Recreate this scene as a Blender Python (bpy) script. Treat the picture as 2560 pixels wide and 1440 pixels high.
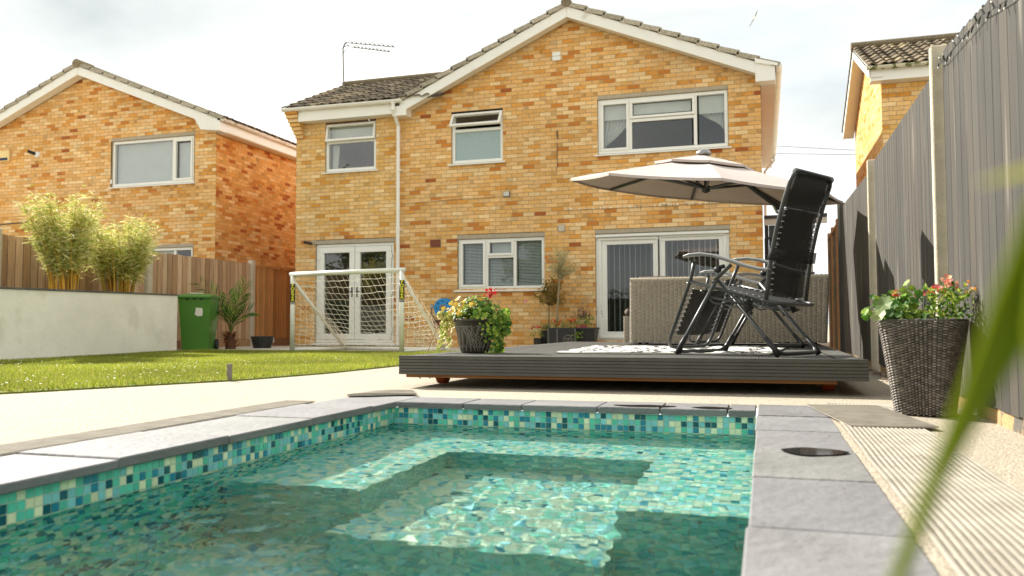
import bpy, math, random
import numpy as np
from mathutils import Vector, Matrix
for o in list(bpy.data.objects): bpy.data.objects.remove(o)
rnd = random.Random(7); NR = np.random.RandomState(11)
SC = bpy.context.scene; COL = SC.collection
R = math.radians
# ------------------------------------------------------------------ camera
CAMH = 0.42
cam = bpy.data.cameras.new('camera'); camo = bpy.data.objects.new('camera', cam); COL.objects.link(camo)
cam.sensor_width = 36; cam.lens = 28.83; cam.clip_start = 0.02; cam.clip_end = 3000
camo.location = (0, 0, CAMH)
camo.rotation_mode = 'XYZ'
camo.matrix_world = Matrix.Translation((0, 0, CAMH)) @ Matrix.Rotation(R(17.1), 4, 'Z') @ Matrix.Rotation(R(90) + math.atan(95/2050), 4, 'X') @ Matrix.Rotation(-0.003, 4, 'Z')
cam.dof.use_dof = True; cam.dof.focus_distance = 6.3; cam.dof.aperture_fstop = 3.2
SC.camera = camo
# ------------------------------------------------------------------ sun, sky, exposure
SUN = Vector((-1.2, 0.7, 1.0)).normalized()
sl = bpy.data.lights.new('sun', 'SUN'); sl.energy = 5.0; sl.angle = R(0.6); sl.color = (1, 0.955, 0.88)
so = bpy.data.objects.new('sun', sl); COL.objects.link(so)
so.rotation_euler = SUN.to_track_quat('Z', 'Y').to_euler(); so.location = (-20, 10, 20)
W = bpy.data.worlds.new('World'); SC.world = W; W.use_nodes = True
wn = W.node_tree.nodes; wl = W.node_tree.links; wn.clear()
def N(t, loc=None, **k):
    n = wn.new(t)
    for a, b in k.items(): setattr(n, a, b)
    return n
sky = N('ShaderNodeTexSky', sky_type='NISHITA', sun_disc=False, sun_elevation=math.asin(SUN.z), sun_rotation=math.atan2(SUN.x, SUN.y), air_density=1.0, dust_density=2.0)
tc = N('ShaderNodeTexCoord')
sep = N('ShaderNodeSeparateXYZ'); wl.new(tc.outputs['Generated'], sep.inputs[0])
mz = N('ShaderNodeMath', operation='MAXIMUM'); wl.new(sep.outputs['Z'], mz.inputs[0]); mz.inputs[1].default_value = 0.0
az = N('ShaderNodeMath', operation='ADD'); wl.new(mz.outputs[0], az.inputs[0]); az.inputs[1].default_value = 0.35
dv = N('ShaderNodeVectorMath', operation='DIVIDE'); wl.new(tc.outputs['Generated'], dv.inputs[0])
cb = N('ShaderNodeCombineXYZ')
for i in range(3): wl.new(az.outputs[0], cb.inputs[i])
wl.new(cb.outputs[0], dv.inputs[1])
mp = N('ShaderNodeMapping'); wl.new(dv.outputs[0], mp.inputs[0]); mp.inputs['Location'].default_value = (2.52, 8.25, 2.3); mp.inputs['Scale'].default_value = (1.0, 1.0, 1.3)
n1 = N('ShaderNodeTexNoise'); wl.new(mp.outputs[0], n1.inputs['Vector']); n1.inputs['Scale'].default_value = 1.05; n1.inputs['Detail'].default_value = 7; n1.inputs['Roughness'].default_value = 0.52; n1.inputs['Distortion'].default_value = 0.25
r1 = N('ShaderNodeValToRGB'); wl.new(n1.outputs['Fac'], r1.inputs[0])
e = r1.color_ramp.elements; e[0].position = 0.33; e[0].color = (0.34, 0.37, 0.37, 1); e[1].position = 0.70; e[1].color = (1.0, 0.985, 0.95, 1)
em = r1.color_ramp.elements.new(0.50); em.color = (0.56, 0.575, 0.56, 1)
n2 = N('ShaderNodeTexNoise'); wl.new(mp.outputs[0], n2.inputs['Vector']); n2.inputs['Scale'].default_value = 1.1; n2.inputs['Detail'].default_value = 5
r2 = N('ShaderNodeValToRGB'); wl.new(n2.outputs['Fac'], r2.inputs[0])
e = r2.color_ramp.elements; e[0].position = 0.30; e[0].color = (0.55, 0.55, 0.55, 1); e[1].position = 0.42; e[1].color = (1, 1, 1, 1)
bs = N('ShaderNodeBackground'); wl.new(sky.outputs[0], bs.inputs['Color']); bs.inputs['Strength'].default_value = 0.10
bc = N('ShaderNodeBackground'); wl.new(r1.outputs[0], bc.inputs['Color']); bc.inputs['Strength'].default_value = 1.02
mx = N('ShaderNodeMixShader'); wl.new(r2.outputs[0], mx.inputs[0]); wl.new(bs.outputs[0], mx.inputs[1]); wl.new(bc.outputs[0], mx.inputs[2])
wo = N('ShaderNodeOutputWorld'); wl.new(mx.outputs[0], wo.inputs[0])
SC.view_settings.view_transform = 'Standard'; SC.view_settings.look = 'None'; SC.view_settings.gamma = 1.0
SC.view_settings.exposure = 1.06
SC.render.engine = 'CYCLES'
try:
    SC.cycles.max_bounces = 10; SC.cycles.transparent_max_bounces = 24; SC.cycles.use_denoising = True
    SC.cycles.sample_clamp_indirect = 6.0
except Exception: pass
# ------------------------------------------------------------------ helpers
def s2l(c):
    return tuple(((x/255)/12.92 if x/255 <= 0.04045 else (((x/255)+0.055)/1.055)**2.4) for x in c)
class MB:
    def __init__(s): s.v = []; s.f = []; s.c = []
    def quad(s, a, b, c, d, col=(1, 1, 1)):
        n = len(s.v); s.v += [tuple(a), tuple(b), tuple(c), tuple(d)]; s.f.append((n, n+1, n+2, n+3)); s.c.append(col)
    def poly(s, pts, col=(1, 1, 1)):
        n = len(s.v); s.v += [tuple(p) for p in pts]; s.f.append(tuple(range(n, n+len(pts)))); s.c.append(col)
    def hexa(s, p, col=(1, 1, 1)):
        n = len(s.v); s.v += [tuple(q) for q in p]
        for q in ((0, 3, 2, 1), (4, 5, 6, 7), (0, 1, 5, 4), (1, 2, 6, 5), (2, 3, 7, 6), (3, 0, 4, 7)):
            s.f.append(tuple(n+i for i in q)); s.c.append(col)
        return s
    def box(s, x0, x1, y0, y1, z0, z1, col=(1, 1, 1)):
        return s.hexa([(x0, y0, z0), (x1, y0, z0), (x1, y1, z0), (x0, y1, z0), (x0, y0, z1), (x1, y0, z1), (x1, y1, z1), (x0, y1, z1)], col)
    def bbox(s, x0, x1, y0, y1, z0, z1, b, col=(1, 1, 1)):
        # box with a chamfer b on every edge
        n = len(s.v); V = []
        for (x, sx) in ((x0, 1), (x1, -1)):
            for (y, sy) in ((y0, 1), (y1, -1)):
                for (z, sz) in ((z0, 1), (z1, -1)):
                    V += [(x, y+sy*b, z+sz*b), (x+sx*b, y, z+sz*b), (x+sx*b, y+sy*b, z)]
        s.v += V
        I = lambda i, j, k, a: n+((i*2+j)*2+k)*3+a
        F = []
        for i in (0, 1): F.append([I(i, 0, 0, 0), I(i, 1, 0, 0), I(i, 1, 1, 0), I(i, 0, 1, 0)])
        for j in (0, 1): F.append([I(0, j, 0, 1), I(1, j, 0, 1), I(1, j, 1, 1), I(0, j, 1, 1)])
        for k in (0, 1): F.append([I(0, 0, k, 2), I(1, 0, k, 2), I(1, 1, k, 2), I(0, 1, k, 2)])
        for j in (0, 1):
            for k in (0, 1): F.append([I(0, j, k, 1), I(1, j, k, 1), I(1, j, k, 2), I(0, j, k, 2)])
        for i in (0, 1):
            for k in (0, 1): F.append([I(i, 0, k, 0), I(i, 1, k, 0), I(i, 1, k, 2), I(i, 0, k, 2)])
        for i in (0, 1):
            for j in (0, 1): F.append([I(i, j, 0, 0), I(i, j, 1, 0), I(i, j, 1, 1), I(i, j, 0, 1)])
        for i in (0, 1):
            for j in (0, 1):
                for k in (0, 1): F.append([I(i, j, k, 0), I(i, j, k, 1), I(i, j, k, 2)])
        for f in F: s.f.append(tuple(f)); s.c.append(col)
        return s
    def tube(s, pts, r, n=8, closed=False, col=(1, 1, 1), caps=True, flat=None):
        P = [Vector(p) for p in pts]; m = len(P)
        rs = r if isinstance(r, (list, tuple)) else [r]*m
        base = len(s.v); prev = None
        for i in range(m):
            if closed: t = (P[(i+1) % m]-P[i-1])
            else: t = P[min(i+1, m-1)]-P[max(i-1, 0)]
            if t.length < 1e-9: t = Vector((0, 0, 1))
            t.normalize()
            if prev is None:
                a = Vector((0, 0, 1)) if abs(t.z) < .9 else Vector((1, 0, 0))
                u = t.cross(a).normalized()
            else:
                u = (prev-t*prev.dot(t))
                u = u.normalized() if u.length > 1e-6 else t.orthogonal().normalized()
            prev = u; w = t.cross(u)
            for k in range(n):
                an = 2*math.pi*k/n
                q = P[i]+(u*math.cos(an)+w*math.sin(an)*(flat or 1))*rs[i]
                s.v.append(tuple(q))
        for i in range(m if closed else m-1):
            j = (i+1) % m
            for k in range(n):
                k2 = (k+1) % n
                s.f.append((base+i*n+k, base+i*n+k2, base+j*n+k2, base+j*n+k)); s.c.append(col)
        if caps and not closed:
            s.f.append(tuple(base+k for k in range(n))[::-1]); s.c.append(col)
            s.f.append(tuple(base+(m-1)*n+k for k in range(n))); s.c.append(col)
        return s
    def lathe(s, prof, n=24, c=(0, 0), col=(1, 1, 1), axis='z', o=(0, 0, 0)):
        base = len(s.v)
        for (r, z) in prof:
            for k in range(n):
                a = 2*math.pi*k/n; x, y = r*math.cos(a), r*math.sin(a)
                p = (c[0]+x, c[1]+y, z) if axis == 'z' else ((o[0]+x, o[1]+z, o[2]+y) if axis == 'y' else (o[0]+z, o[1]+x, o[2]+y))
                s.v.append(p)
        for i in range(len(prof)-1):
            for k in range(n):
                k2 = (k+1) % n
                s.f.append((base+i*n+k, base+i*n+k2, base+(i+1)*n+k2, base+(i+1)*n+k)); s.c.append(col)
        return s
    def arr(s, V, F, C):
        n = len(s.v); s.v += list(map(tuple, V)); s.f += [tuple(i+n for i in f) for f in F]
        s.c += list(C) if len(C) == len(F) else [C[0]]*len(F)
        return s
    def xf(s, M):
        s.v = [tuple(M @ Vector(p)) for p in s.v]; return s
    def mesh(s, name, mat, smooth=False, off=(0, 0, 0)):
        me = bpy.data.meshes.new(name)
        V = np.array(s.v, dtype=np.float32)-np.array(off, dtype=np.float32)
        me.from_pydata(V.tolist(), [], s.f)
        at = me.attributes.new('Col', 'FLOAT_COLOR', 'FACE')
        c = np.ones((len(s.f), 4), dtype=np.float32); c[:, :3] = np.array(s.c, dtype=np.float32)
        at.data.foreach_set('color', c.ravel())
        if mat: me.materials.append(mat)
        if smooth: me.polygons.foreach_set('use_smooth', [True]*len(me.polygons))
        me.update(); return me
    def build(s, name, mat, parent=None, smooth=False, local=False, kind=None, label=None):
        off = (0, 0, 0)
        if parent is not None and not local:
            q = parent
            while q.parent: q = q.parent
            off = tuple(q.location)
        o = bpy.data.objects.new(name, s.mesh(name, mat, smooth, off)); COL.objects.link(o)
        if parent is not None: o.parent = parent
        if kind: o['kind'] = kind
        if label: o['label'] = label
        return o
def thing(name, label, cat, loc=(0, 0, 0), rz=0, group=None, kind=None):
    o = bpy.data.objects.new(name, None); COL.objects.link(o); o.location = loc; o.rotation_euler = (0, 0, rz); o.empty_display_size = .1
    if label: o['label'] = label
    if cat: o['category'] = cat
    if group: o['group'] = group
    if kind: o['kind'] = kind
    return o
def tag(o, label=None, cat=None, group=None, kind=None):
    for a, b in (('label', label), ('category', cat), ('group', group), ('kind', kind)):
        if b: o[a] = b
    return o
def inst(name, mesh, parent, loc, rot=None, scale=None):
    o = bpy.data.objects.new(name, mesh); COL.objects.link(o); o.parent = parent
    q = parent
    while q.parent: q = q.parent
    o.location = Vector(loc)-q.location
    if rot is not None: o.rotation_euler = rot
    if scale: o.scale = scale
    return o
def copytree(o, parent=None):
    c = o.copy(); COL.objects.link(c); c.parent = parent
    for ch in o.children: copytree(ch, c)
    return c
def rot_to(d):
    return Vector(d).to_track_quat('Z', 'Y').to_matrix()
# ------------------------------------------------------------------ materials
def mat(name, col, rough=.6, var=.2, scale=8, bump=.0, bscale=60, metal=0, spec=.5, attr=False, stretch=(1, 1, 1), col2=None, detail=4, trans=0, sheen=0, coat=0, spot=None, pos=False, see=0, drift=0):
    m = bpy.data.materials.new(name); m.use_nodes = True; t = m.node_tree; n = t.nodes; l = t.links
    b = n['Principled BSDF']; b.inputs['Roughness'].default_value = rough; b.inputs['Metallic'].default_value = metal
    b.inputs['Specular IOR Level'].default_value = spec
    if coat: b.inputs['Coat Weight'].default_value = coat
    if pos: g = n.new('ShaderNodeNewGeometry'); src = g.outputs['Position']
    else: g = n.new('ShaderNodeTexCoord'); src = g.outputs['Object']
    mp = n.new('ShaderNodeMapping'); mp.inputs['Scale'].default_value = stretch; l.new(src, mp.inputs[0])
    nz = n.new('ShaderNodeTexNoise'); nz.inputs['Scale'].default_value = scale; nz.inputs['Detail'].default_value = detail; nz.inputs['Roughness'].default_value = .6; l.new(mp.outputs[0], nz.inputs['Vector'])
    if attr:
        a = n.new('ShaderNodeAttribute'); a.attribute_name = 'Col'; base = a.outputs['Color']
        if tuple(col) != (1, 1, 1):
            q = n.new('ShaderNodeMix'); q.data_type = 'RGBA'; q.blend_type = 'MULTIPLY'; q.inputs[0].default_value = 1
            l.new(base, q.inputs[6]); q.inputs[7].default_value = (*col, 1); base = q.outputs[2]
    else:
        rg = n.new('ShaderNodeRGB'); rg.outputs[0].default_value = (*col, 1); base = rg.outputs[0]
    mr = n.new('ShaderNodeMapRange'); l.new(nz.outputs['Fac'], mr.inputs[0]); mr.inputs[1].default_value = .25; mr.inputs[2].default_value = .75
    if col2 is not None:
        mr.inputs[3].default_value = 0; mr.inputs[4].default_value = 1
        q = n.new('ShaderNodeMix'); q.data_type = 'RGBA'; l.new(mr.outputs[0], q.inputs[0]); l.new(base, q.inputs[6]); q.inputs[7].default_value = (*col2, 1); out = q.outputs[2]
    else:
        mr.inputs[3].default_value = 1-var; mr.inputs[4].default_value = 1+var
        q = n.new('ShaderNodeVectorMath'); q.operation = 'SCALE'; l.new(base, q.inputs[0]); l.new(mr.outputs[0], q.inputs['Scale']); out = q.outputs[0]
    if drift:   # slow tonal drift over metres, as weathering leaves it
        nd = n.new('ShaderNodeTexNoise'); nd.inputs['Scale'].default_value = .55; nd.inputs['Detail'].default_value = 3; l.new(src, nd.inputs['Vector'])
        md = n.new('ShaderNodeMapRange'); l.new(nd.outputs['Fac'], md.inputs[0]); md.inputs[1].default_value = .3; md.inputs[2].default_value = .7; md.inputs[3].default_value = 1-drift; md.inputs[4].default_value = 1+drift
        qd = n.new('ShaderNodeVectorMath'); qd.operation = 'SCALE'; l.new(out, qd.inputs[0]); l.new(md.outputs[0], qd.inputs['Scale']); out = qd.outputs[0]
    if spot:   # (colour, scale, threshold) : marks with a shape of their own
        sc_, sz, th = spot
        n3 = n.new('ShaderNodeTexNoise'); n3.inputs['Scale'].default_value = sz; n3.inputs['Detail'].default_value = 3; l.new(mp.outputs[0], n3.inputs['Vector'])
        m3 = n.new('ShaderNodeMapRange'); l.new(n3.outputs['Fac'], m3.inputs[0]); m3.inputs[1].default_value = th; m3.inputs[2].default_value = th+.08
        q3 = n.new('ShaderNodeMix'); q3.data_type = 'RGBA'; l.new(m3.outputs[0], q3.inputs[0]); l.new(out, q3.inputs[6]); q3.inputs[7].default_value = (*sc_, 1); out = q3.outputs[2]
    l.new(out, b.inputs['Base Color'])
    if bump:
        n4 = n.new('ShaderNodeTexNoise'); n4.inputs['Scale'].default_value = bscale; n4.inputs['Detail'].default_value = 5; l.new(mp.outputs[0], n4.inputs['Vector'])
        bp = n.new('ShaderNodeBump'); bp.inputs['Strength'].default_value = bump; bp.inputs['Distance'].default_value = .02; l.new(n4.outputs['Fac'], bp.inputs['Height']); l.new(bp.outputs[0], b.inputs['Normal'])
    if trans:
        tr = n.new('ShaderNodeBsdfTranslucent'); l.new(out, tr.inputs['Color']); ms = n.new('ShaderNodeMixShader'); ms.inputs[0].default_value = trans
        l.new(b.outputs[0], ms.inputs[1]); l.new(tr.outputs[0], ms.inputs[2]); l.new(ms.outputs[0], n['Material Output'].inputs['Surface'])
    if see:     # open weave that lets some light straight through
        tp_ = n.new('ShaderNodeBsdfTransparent'); ms = n.new('ShaderNodeMixShader'); ms.inputs[0].default_value = see
        l.new(b.outputs[0], ms.inputs[1]); l.new(tp_.outputs[0], ms.inputs[2]); l.new(ms.outputs[0], n['Material Output'].inputs['Surface'])
    return m
def glassmat(name, tint=(.9, .93, .92), ior=1.5, rough=0.0):
    m = bpy.data.materials.new(name); m.use_nodes = True; t = m.node_tree; n = t.nodes; l = t.links
    n.remove(n['Principled BSDF'])
    f0 = ((ior-1)/(ior+1))**2      # Schlick reflectance, the same from both sides of the pane
    lw = n.new('ShaderNodeLayerWeight'); lw.inputs['Blend'].default_value = .5
    pw = n.new('ShaderNodeMath'); pw.operation = 'POWER'; l.new(lw.outputs['Facing'], pw.inputs[0]); pw.inputs[1].default_value = 5
    fr = n.new('ShaderNodeMath'); fr.operation = 'MULTIPLY_ADD'; l.new(pw.outputs[0], fr.inputs[0]); fr.inputs[1].default_value = 1-f0; fr.inputs[2].default_value = f0
    tr = n.new('ShaderNodeBsdfTransparent'); tr.inputs[0].default_value = (*tint, 1)
    gl = n.new('ShaderNodeBsdfGlossy'); gl.inputs['Roughness'].default_value = rough; gl.inputs['Color'].default_value = (1, 1, 1, 1)
    ms = n.new('ShaderNodeMixShader'); l.new(fr.outputs[0], ms.inputs[0]); l.new(tr.outputs[0], ms.inputs[1]); l.new(gl.outputs[0], ms.inputs[2]); l.new(ms.outputs[0], n['Material Output'].inputs['Surface'])
    return m
M = {}
M['brick'] = mat('brick', (1, 1, 1), .85, .17, 22, .3, 120, attr=True, pos=True, spec=.2, drift=.08, spot=(s2l((170, 124, 80)), 13, .73))
M['mortar'] = mat('mortar', s2l((176, 158, 128)), .95, .15, 20, .3, 200, spec=.1, pos=True)
M['concrete'] = mat('concrete_lintel', s2l((172, 160, 138)), .9, .15, 12, .2, 120, spec=.2)
M['upvc'] = mat('white_upvc', s2l((232, 230, 220)), .3, .03, 3, spec=.5, spot=(s2l((205, 200, 184)), 2.2, .68))
M['soffit'] = mat('soffit_board', s2l((226, 222, 208)), .5, .05, 3)
M['rooftile'] = mat('roof_tile', (1, 1, 1), .95, .35, 30, .6, 90, attr=True, pos=True, spec=.1, spot=(s2l((150, 138, 108)), 26, .60))
M['glass'] = glassmat('window_glass', ior=1.95)
M['dark'] = mat('dark_interior', s2l((96, 92, 84)), .9, .2, 2)
M['room'] = mat('room_wall', s2l((120, 116, 106)), .9, .1, 2)
M['fabricw'] = mat('white_fabric', s2l((228, 230, 222)), .9, .05, 6, trans=.35)
M['blind'] = mat('blind_slat', s2l((214, 218, 214)), .6, .04, 6, trans=.2)
M['obscure'] = mat('obscure_glass', s2l((150, 168, 168)), .25, .08, 40, .05, 200, spec=.6)
M['grass'] = mat('grass_blade', (1, 1, 1), .55, .1, 2, attr=True, trans=.45, spec=.3, pos=True)
M['leaf'] = mat('leaf', (1, 1, 1), .5, .15, 6, attr=True, trans=.35, spec=.35, pos=True)
M['petal'] = mat('petal', (1, 1, 1), .6, .08, 10, attr=True, trans=.3)
M['stemwood'] = mat('stem', (1, 1, 1), .8, .25, 20, .3, 80, attr=True, stretch=(1, 1, .2), pos=True)
M['render_white'] = mat('white_render', s2l((242, 239, 226)), .85, .06, 2.2, .4, 12, spec=.2, drift=.04, spot=(s2l((232, 228, 212)), 1.7, .60))
M['slate'] = mat('slate_coping', s2l((116, 115, 114)), .72, .22, 3.2, .35, 26, spec=.4, attr=True, pos=True, spot=(s2l((96, 95, 95)), 1.9, .66))
M['mosaic'] = mat('mosaic_tile', (1, 1, 1), .18, .06, 30, attr=True, pos=True, spec=.6)
M['grout'] = mat('tile_grout', s2l((190, 208, 186)), .9, .08, 10, pos=True)
M['gravel'] = mat('resin_gravel', s2l((177, 166, 147)), .9, .38, 85, .6, 120, spec=.2, pos=True, drift=.05, spot=(s2l((132, 112, 88)), 70, .64))
M['paving'] = mat('patio_paving', s2l((190, 182, 166)), .9, .12, 5, .2, 60, pos=True)
M['deck'] = mat('composite_deck', s2l((84, 83, 78)), .7, .14, 5, .25, 90, stretch=(1, 1, 1), spec=.3, pos=True)
M['timber'] = mat('treated_timber', s2l((140, 96, 54)), .8, .25, 6, .2, 60, stretch=(.3, 4, 4), pos=True)
M['greyboard'] = mat('grey_painted_board', (1, 1, 1), .8, .24, 5, .22, 26, attr=True, stretch=(4, 4, .28), spec=.3, pos=True, drift=.08, spot=(s2l((118, 112, 102)), 2.6, .62))
M['plinth'] = mat('peeling_plinth', s2l((176, 144, 100)), .9, .2, 14, .4, 60, pos=True, spot=(s2l((96, 90, 82)), 9, .56))
M['post_conc'] = mat('concrete_post', s2l((196, 184, 160)), .9, .12, 14, .3, 120, pos=True)
M['brownboard'] = mat('brown_fence_board', (1, 1, 1), .85, .25, 5, .3, 24, attr=True, stretch=(7, 7, .5), spec=.2, pos=True, spot=(s2l((74, 48, 30)), 5.5, .70))
M['tubeblk'] = mat('black_tube', s2l((62, 64, 62)), .38, .08, 10, spec=.5)
M['plasticblk'] = mat('black_plastic', s2l((38, 38, 38)), .5, .1, 10, spec=.4)
M['mesh_fabric'] = mat('black_sling_fabric', s2l((48, 47, 45)), .75, .12, 3, .15, 400, spec=.3, see=.26)
M['armtop'] = mat('grey_armrest', s2l((120, 120, 118)), .4, .06, 8, spec=.5)
M['metal'] = mat('galvanised_metal', s2l((150, 150, 146)), .4, .12, 20, metal=.8)
M['canopy'] = mat('canopy_fabric', s2l((188, 174, 166)), .95, .05, 5, .06, 300)
M['wicker'] = mat('wicker_strand', (1, 1, 1), .55, .18, 40, attr=True, pos=True, spec=.4)
M['wickerdark'] = mat('wicker_core', s2l((52, 44, 36)), .9, .1, 10)
M['goalw'] = mat('white_goal_plastic', s2l((232, 230, 216)), .4, .04, 6, spec=.4)
M['net'] = mat('net_cord', s2l((236, 226, 204)), .8, .05, 10)
M['bandblk'] = mat('black_band', s2l((30, 30, 28)), .5, .05, 10)
M['yellow'] = mat('yellow_print', s2l((226, 218, 40)), .5, .03, 10)
M['bingreen'] = mat('bin_green', s2l((74, 124, 42)), .38, .08, 3, .04, 120, spec=.4)
M['paper'] = mat('paper_label', s2l((224, 220, 206)), .8, .06, 20)
M['attrmat'] = mat('painted_parts', (1, 1, 1), .5, .06, 12, attr=True)
M['soil'] = mat('soil', s2l((58, 44, 34)), .95, .3, 30, .6, 60)
M['rugm'] = mat('woven_rug', (1, 1, 1), .95, .08, 60, .2, 200, attr=True)
M['matm'] = mat('perforated_mat', s2l((160, 152, 138)), .85, .25, 9, spec=.2, pos=True)
M['rubber'] = mat('orange_wheel', s2l((172, 74, 34)), .6, .15, 10, .1, 60)
M['gutter'] = M['upvc']
# ------------------------------------------------------------------ ground and setting
_f = Vector((-math.sin(R(17.1)), math.cos(R(17.1)), 0)); _r = Vector((_f.y, -_f.x, 0))
def depth(p): return Vector(p).dot(_f)
def sheet(name, pts, z, m, kind='structure', th=.03):
    b = MB(); n = len(pts)
    b.poly([(x, y, z) for x, y in pts])
    for i in range(n):
        a, c = pts[i], pts[(i+1) % n]
        b.quad((a[0], a[1], z), (a[0], a[1], z-th), (c[0], c[1], z-th), (c[0], c[1], z))
    o = b.build(name, m); tag(o, kind=kind); return o
PX0, PX1, PY1, PY0 = -2.0, -0.03, 4.24, -2.6       # pool inner edges
# ground: one sheet to the horizon with the pool cut out
b = MB(); G = 600
hx0, hx1, hy0, hy1 = PX0-.3, PX1+.2, PY0-.3, PY1+.2
for (x0, x1, y0, y1) in ((-G, hx0, -G, G), (hx1, G, -G, G), (hx0, hx1, hy1, G), (hx0, hx1, -G, hy0)):
    b.quad((x0, y0, -.006), (x1, y0, -.006), (x1, y1, -.006), (x0, y1, -.006))
tag(b.build('ground', M['gravel']), kind='structure')
lawn = [(-8.6, 2.0), (-5.6, 2.6), (-5.1, 3.3), (-4.62, 4.15), (-4.24, 5.0), (-3.96, 5.6), (-3.78, 6.6), (-3.74, 8.0), (-3.8, 12.1), (-9.3, 12.1), (-9.55, 11.0), (-8.9, 8.0), (-8.8, 2.0)]
M['lawnsoil'] = mat('lawn_base', s2l((112, 122, 44)), .95, .3, 9, .5, 60, pos=True)
sheet('lawn', lawn, .006, M['lawnsoil'])
sheet('patio', [(-10.4, 12.14), (-2.6, 12.14), (-2.6, 14.97), (-10.4, 14.97)], .01, M['paving'])
# grass blades and daisies
def inpoly(x, y, P):
    c = np.zeros(len(x), bool); n = len(P)
    for i in range(n):
        x1, y1 = P[i]; x2, y2 = P[i-1]
        if y1 == y2: continue
        k = ((y1 > y) != (y2 > y)) & (x < (x2-x1)*(y-y1)/(y2-y1)+x1); c ^= k
    return c
def blades(n, P, hmin, hmax, cols, z=.006):
    x = NR.uniform(-9.6, -3.6, n); y = NR.uniform(2, 12.2, n)
    k = inpoly(x, y, P); x = x[k]; y = y[k]; n = len(x)
    patch = .5+.5*np.sin(x*1.9+np.sin(y*1.3)*1.7)*np.cos(y*1.6+x*.7)
    h = NR.uniform(hmin, hmax, n)*(.8+.5*patch); a = NR.uniform(0, 6.283, n); w = NR.uniform(.0022, .0042, n)
    lx = NR.normal(0, .012, n); ly = NR.normal(0, .012, n)
    dx = np.cos(a)*w; dy = np.sin(a)*w
    V = np.empty((n, 3, 3), np.float32)
    V[:, 0] = np.stack([x-dx, y-dy, np.full(n, z)], 1); V[:, 1] = np.stack([x+dx, y+dy, np.full(n, z)], 1); V[:, 2] = np.stack([x+lx, y+ly, z+h], 1)
    C = np.array(cols)[NR.randint(0, len(cols), n)]*(.75+.45*patch)[:, None]*NR.uniform(.85, 1.15, n)[:, None]
    me = bpy.data.meshes.new('grass'); me.vertices.add(3*n); me.vertices.foreach_set('co', V.ravel())
    me.loops.add(3*n); me.loops.foreach_set('vertex_index', np.arange(3*n)); me.polygons.add(n); me.polygons.foreach_set('loop_start', np.arange(0, 3*n, 3))
    at = me.attributes.new('Col', 'FLOAT_COLOR', 'FACE'); c4 = np.ones((n, 4), np.float32); c4[:, :3] = C; at.data.foreach_set('color', c4.ravel())
    me.materials.append(M['grass']); me.update(calc_edges=True); me.validate()
    o = bpy.data.objects.new('grass', me); COL.objects.link(o); return o
tag(blades(330000, lawn, .018, .036, [s2l((154, 164, 50)), s2l((132, 146, 42)), s2l((176, 178, 84)), s2l((112, 128, 36)), s2l((168, 158, 88))]), 'short mown lawn grass beside the white wall', None, kind='stuff')
b = MB()
cl = [(rnd.uniform(-9, -4.2), rnd.uniform(3.2, 11.8), rnd.uniform(.15, .6)) for _ in range(46)]
for _ in range(620):
    c = rnd.choice(cl); x = c[0]+rnd.gauss(0, c[2]); y = c[1]+rnd.gauss(0, c[2])
    if not inpoly(np.array([x]), np.array([y]), lawn)[0]: continue
    r = rnd.uniform(.006, .010); z = rnd.uniform(.028, .042); t = rnd.uniform(-.004, .004)
    b.poly([(x+r*math.cos(i*1.047), y+r*math.sin(i*1.047), z+t*math.cos(i*1.047)) for i in range(6)], s2l((246, 244, 230)))
tag(b.build('daisies', M['petal']), 'tiny white daisies scattered over the lawn', None, kind='stuff')

# ------------------------------------------------------------------ pool
pool = thing('swimming_pool', None, None, (-1, 3, 0), kind='structure')
T = .0294; WZ = -.125
TP = [(s2l((222, 228, 190)), .23), (s2l((92, 194, 168)), .29), (s2l((132, 202, 204)), .24), (s2l((16, 84, 96)), .10), (s2l((36, 130, 152)), .14)]
def tcol():
    x = rnd.random(); s = 0
    for c, p in TP:
        s += p
        if x < s: break
    k = rnd.uniform(.88, 1.12); return tuple(v*k for v in c)
TB = [(s2l((236, 238, 214)), .42), (s2l((150, 220, 202)), .28), (s2l((176, 226, 230)), .21), (s2l((48, 130, 144)), .03), (s2l((96, 180, 198)), .06)]   # tiles lightened under water, painting the pool's inner light into their colour
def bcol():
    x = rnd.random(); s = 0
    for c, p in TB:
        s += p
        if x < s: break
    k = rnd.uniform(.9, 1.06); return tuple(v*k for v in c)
def ricol():     # riser tiles lighter and teal: deep-water light painted into their colour
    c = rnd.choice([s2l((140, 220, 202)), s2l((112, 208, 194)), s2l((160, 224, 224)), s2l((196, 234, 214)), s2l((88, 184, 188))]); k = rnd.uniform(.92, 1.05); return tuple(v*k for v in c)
def tiles_plane(mbs, O, U, V, nu, nv, nrm, keep=None, teal=False, g=.0026, proud=.0016):
    O, U, V, nrm = Vector(O), Vector(U), Vector(V), Vector(nrm)
    for j in range(nv):
        for i in range(nu):
            a = O+U*(i*T+g/2)+V*(j*T+g/2)+nrm*proud; s = T-g
            mbs.quad(a, a+U*s, a+U*s+V*s, a+V*s, (tuple(min(.9, v*1.3) for v in tcol()) if keep else (ricol() if teal else bcol())))  # wall tiles below water lightened to stand in for underwater bounce light
grout = MB(); mos = MB()
zt = -.034
nfar = int(round((PX1-PX0)/T)); nside = int(round((PY1-PY0)/T))
SD, LD, BD = 12, 24, 38       # depths in tiles below the top row: bench, lower step, floor
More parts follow.
